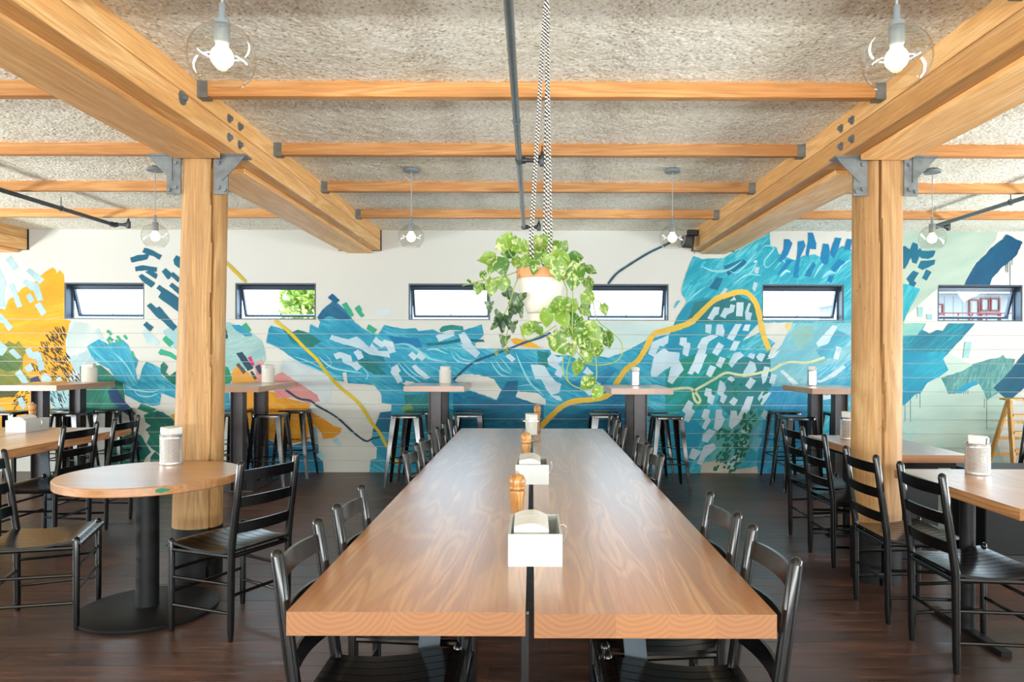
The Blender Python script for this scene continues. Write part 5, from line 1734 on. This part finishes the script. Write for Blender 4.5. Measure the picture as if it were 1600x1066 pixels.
PL = [leaf_mesh('pothos', s) for s in (1, 2, 3, 4)]
IV = [leaf_mesh('ivy', s) for s in (5, 6)]
lr = random.Random(9)


def leaf(cx, cy, size, ang, dy, kind='p', tilt=None):
    """leaf blade centred near a spot in front of or beside the pot; ang is the direction its tip points, degrees from straight down, + to the right"""
    Y = PY + dy
    c = at_depth(700 + cx / 3.553, 340 + cy / 3.553, Y)
    L = size / 3.553 * Y / F * 1.95
    a = radians(ang)
    tip = Vector((sin(a), lr.uniform(-0.35, 0.15), -cos(a))).normalized()
    face = Vector((lr.uniform(-0.5, 0.5), -1.0, lr.uniform(0.1, 0.75)))
    face = (face - tip * face.dot(tip)).normalized()
    side = tip.cross(face).normalized()
    rot = Matrix((side, tip, face)).transposed()
    me = lr.choice(PL if kind == 'p' else IV)
    o = link('leaf', me, None, plant)
    base = c - tip * L * 0.5
    w = L * lr.uniform(0.88, 1.1)
    o.matrix_world = Matrix.Identity(4)
    mat = Matrix.Translation(base - Vector((PX, PY, PR))) @ rot.to_4x4() @ Matrix.Diagonal((w, L, L, 1))
    o.matrix_basis = mat
    return base


LV = [(320, 130, 62, 150, -.02), (215, 228, 50, -80, 0), (245, 270, 52, -20, -.03), (300, 272, 60, 10, -.06), (240, 390, 54, -10, -.04), (168, 398, 36, -10, 0), (312, 375, 48, 15, -.06), (195, 325, 30, 0, .02),
      (120, 356, 16, 60, 0), (415, 165, 60, 80, -.05), (350, 180, 52, 130, .0), (520, 140, 62, 100, .03), (478, 275, 48, 0, -.12), (612, 292, 66, 10, -.12), (702, 330, 78, -20, -.13), (640, 160, 40, 150, .05),
      (640, 235, 62, 60, -.09), (712, 222, 46, 100, -.04), (792, 292, 42, 70, 0), (782, 372, 42, 20, -.02), (770, 455, 50, -20, -.05), (605, 492, 66, -70, -.14), (640, 565, 56, 30, -.13), (548, 560, 56, 0, -.13),
      (700, 570, 52, 60, -.10), (765, 520, 42, 50, -.06), (868, 512, 36, 15, .02), (620, 705, 72, 40, -.12), (722, 665, 58, -30, -.12), (800, 690, 74, -10, -.08), (885, 680, 52, 10, -.02), (805, 610, 46, 70, -.06),
      (775, 765, 50, 20, -.06), (720, 835, 50, -30, -.06), (770, 920, 50, -50, -.05), (825, 975, 44, -20, -.05), (480, 612, 44, 60, -.12), (438, 625, 44, -40, -.11), (508, 630, 32, 40, -.12), (430, 250, 42, -20, -.06),
      (385, 255, 42, 20, -.03), (505, 225, 40, 0, -.10), (562, 250, 48, 10, -.11), (590, 200, 46, 60, -.05), (470, 180, 44, -120, .04), (560, 110, 40, 160, .06), (680, 500, 50, -10, -.11), (730, 600, 48, 0, -.10),
      (690, 740, 40, 10, -.08), (760, 700, 46, 30, -.10), (650, 640, 44, -30, -.10), (840, 640, 40, 40, -.04), (520, 215, 44, 40, .02), (370, 140, 44, 170, .05), (610, 150, 42, 120, .07), (455, 220, 40, -60, .0), (830, 740, 40, -10, -.05), (690, 640, 46, 20, -.12)]
for (cx, cy, s, a, dy) in LV:
    leaf(cx, cy, s, a, dy)
for (cx, cy, s, a, dy) in [(380, 480, 62, -10, -.08), (350, 440, 44, 40, -.06), (400, 520, 44, 20, -.09), (275, 570, 46, -30, -.04), (300, 600, 44, 10, -.05), (335, 585, 40, 20, -.06), (360, 610, 34, 0, -.06), (230, 502, 34, 0, -.02), (310, 690, 36, -10, -.04), (268, 755, 20, -20, -.03), (330, 745, 20, 30, -.03), (260, 600, 34, -50, -.03), (355, 520, 44, -20, -.07)]:
    leaf(cx, cy, s, a, dy, 'i')


def vine(pts, r=0.0022, dy=-0.04):
    out = []
    for p in pts:
        d = p[2] if len(p) > 2 else dy
        out.append(at_depth(700 + p[0] / 3.553, 340 + p[1] / 3.553, PY + d) - Vector((PX, PY, PR)))
    sp = []
    n = len(out)
    for i in range(n - 1):
        p0, p1, p2, p3 = out[max(0, i - 1)], out[i], out[i + 1], out[min(n - 1, i + 2)]
        for j in range(5):
            t = j / 5
            sp.append(0.5 * (2 * p1 + (p2 - p0) * t + (2 * p0 - 5 * p1 + 4 * p2 - p3) * t * t + (3 * p1 - p0 - 3 * p2 + p3) * t ** 3))
    sp.append(out[-1])
    MB().tube(sp, r, 6).build('stem', 'vine', plant, smooth=True)


for pts in [[(560, 270, -.03), (740, 360, -.1), (800, 460, -.1), (830, 570), (900, 630), (960, 690), (965, 760), (920, 805), (830, 820), (760, 810)],
            [(560, 280, -.03), (680, 380, -.11), (690, 500, -.12), (690, 620, -.12), (700, 720, -.1), (760, 790, -.06)], [(600, 280, -.03), (660, 400, -.12), (650, 500, -.13), (690, 640, -.12), (740, 740, -.08)],
            [(640, 740, -.06), (640, 860, -.06), (690, 930, -.05), (780, 955, -.05), (822, 900, -.05), (820, 780, -.06), (800, 700, -.08)], [(690, 740, -.06), (660, 850, -.05), (668, 910, -.05)],
            [(430, 280, -.02), (330, 320, -.04), (220, 345), (130, 365), (80, 380)], [(450, 270, -.02), (350, 250, -.03), (240, 215), (160, 240)], [(420, 270, -.02), (370, 380, -.08), (340, 480, -.08), (290, 570)],
            [(400, 600, -.1), (430, 680, -.09), (520, 650, -.1), (600, 600, -.12)], [(340, 600), (320, 680), (330, 740)], [(600, 610, -.12), (620, 660, -.12), (650, 690, -.12)], [(430, 270, -.02), (350, 210), (320, 120)], [(520, 260, -.02), (520, 180), (530, 120, .02)], [(800, 480), (840, 465), (870, 540)]]:
    vine(pts)

# ================================================================ outside, seen through the windows
g = S(MB().box((-30, YB + 0.3, -0.6), (40, 60, -0.5)).build('ground_outside', 'outside_ground'))
bd = tag(empty('white_building', (12.9, 19.5, -0.5)), 'white clad building with red window frames seen through the far right window', 'building')
MB().box((-2.6, 0, 0), (6.0, 6, 3.55)).build('clad_wall', 'clad_white', bd)
for k in range(34):
    MB().box((-2.6 + k * 0.25, -0.02, 0.0), (-2.575 + k * 0.25, 0.0, 3.5)).build('batten', 'clad_white', bd)
MB().box((-2.9, -0.5, 3.55), (6.2, 6.2, 3.65)).build('roof_edge', 'clad_white', bd)
for (xa, xb, za, zb) in ((-0.95, -0.66, 2.2, 3.42), (-0.62, -0.38, 3.1, 3.46), (-0.36, -0.1, 3.1, 3.46), (-0.62, -0.1, 2.3, 3.04), (-1.95, -1.65, 3.0, 3.3)):
    m = MB()
    t = 0.035
    m.box((xa, -0.06, za), (xa + t, -0.021, zb)).box((xb - t, -0.06, za), (xb, -0.021, zb)).box((xa + t, -0.06, za), (xb - t, -0.021, za + t)).box((xa + t, -0.06, zb - t), (xb - t, -0.021, zb))
    f = m.build('red_window', 'red_frame', bd)
    MB().box((xa + t, -0.035, za + t), (xb - t, -0.025, zb - t)).build('pane', 'window_glass', f)
rl = MB()
rl.box((-2.5, -0.9, 2.98), (2.6, -0.87, 3.01)).box((-2.5, -0.9, 2.7), (2.6, -0.88, 2.72))
for k in range(14):
    rl.box((-2.5 + k * 0.37, -0.9, 1.9), (-2.475 + k * 0.37, -0.87, 3.0))
rl.box((-2.5, -0.95, 1.8), (2.6, 0, 1.9))
rl.build('balcony_rail', 'red_frame', bd)
tr = tag(empty('garden_tree', (-4.2, 13.2, -0.5)), 'leafy yellow-green tree seen through the second window from the left', 'tree')
MB().tube([(0, 0, 0), (0.05, 0, 1.2), (0.0, 0.1, 2.4)], [0.09, 0.07, 0.04], 8).build('trunk', 'log_timber', tr)
tm = MB()
t_ = random.Random(4)
for k in range(1500):
    a, b, r = t_.uniform(0, 2 * pi), t_.uniform(-1, 1), t_.random() ** 0.4
    q = math.sqrt(1 - b * b)
    c = Vector((0.5 * r * q * cos(a), 0.5 * r * q * sin(a), 2.85 + 0.8 * r * b))
    u = Vector((t_.uniform(-1, 1), t_.uniform(-1, 1), t_.uniform(-1, 1))).normalized() * 0.07
    v = u.cross(Vector((t_.uniform(-1, 1), t_.uniform(-1, 1), t_.uniform(-1, 1)))).normalized() * 0.035
    tm.add([c - u, c + v, c + u, c - v], [(0, 1, 2, 3)])
tme = tm.mesh('foliage', False, fix=False)
fo = link('foliage', tme, 'tree_leaf', tr)
fo['kind'] = 'stuff'
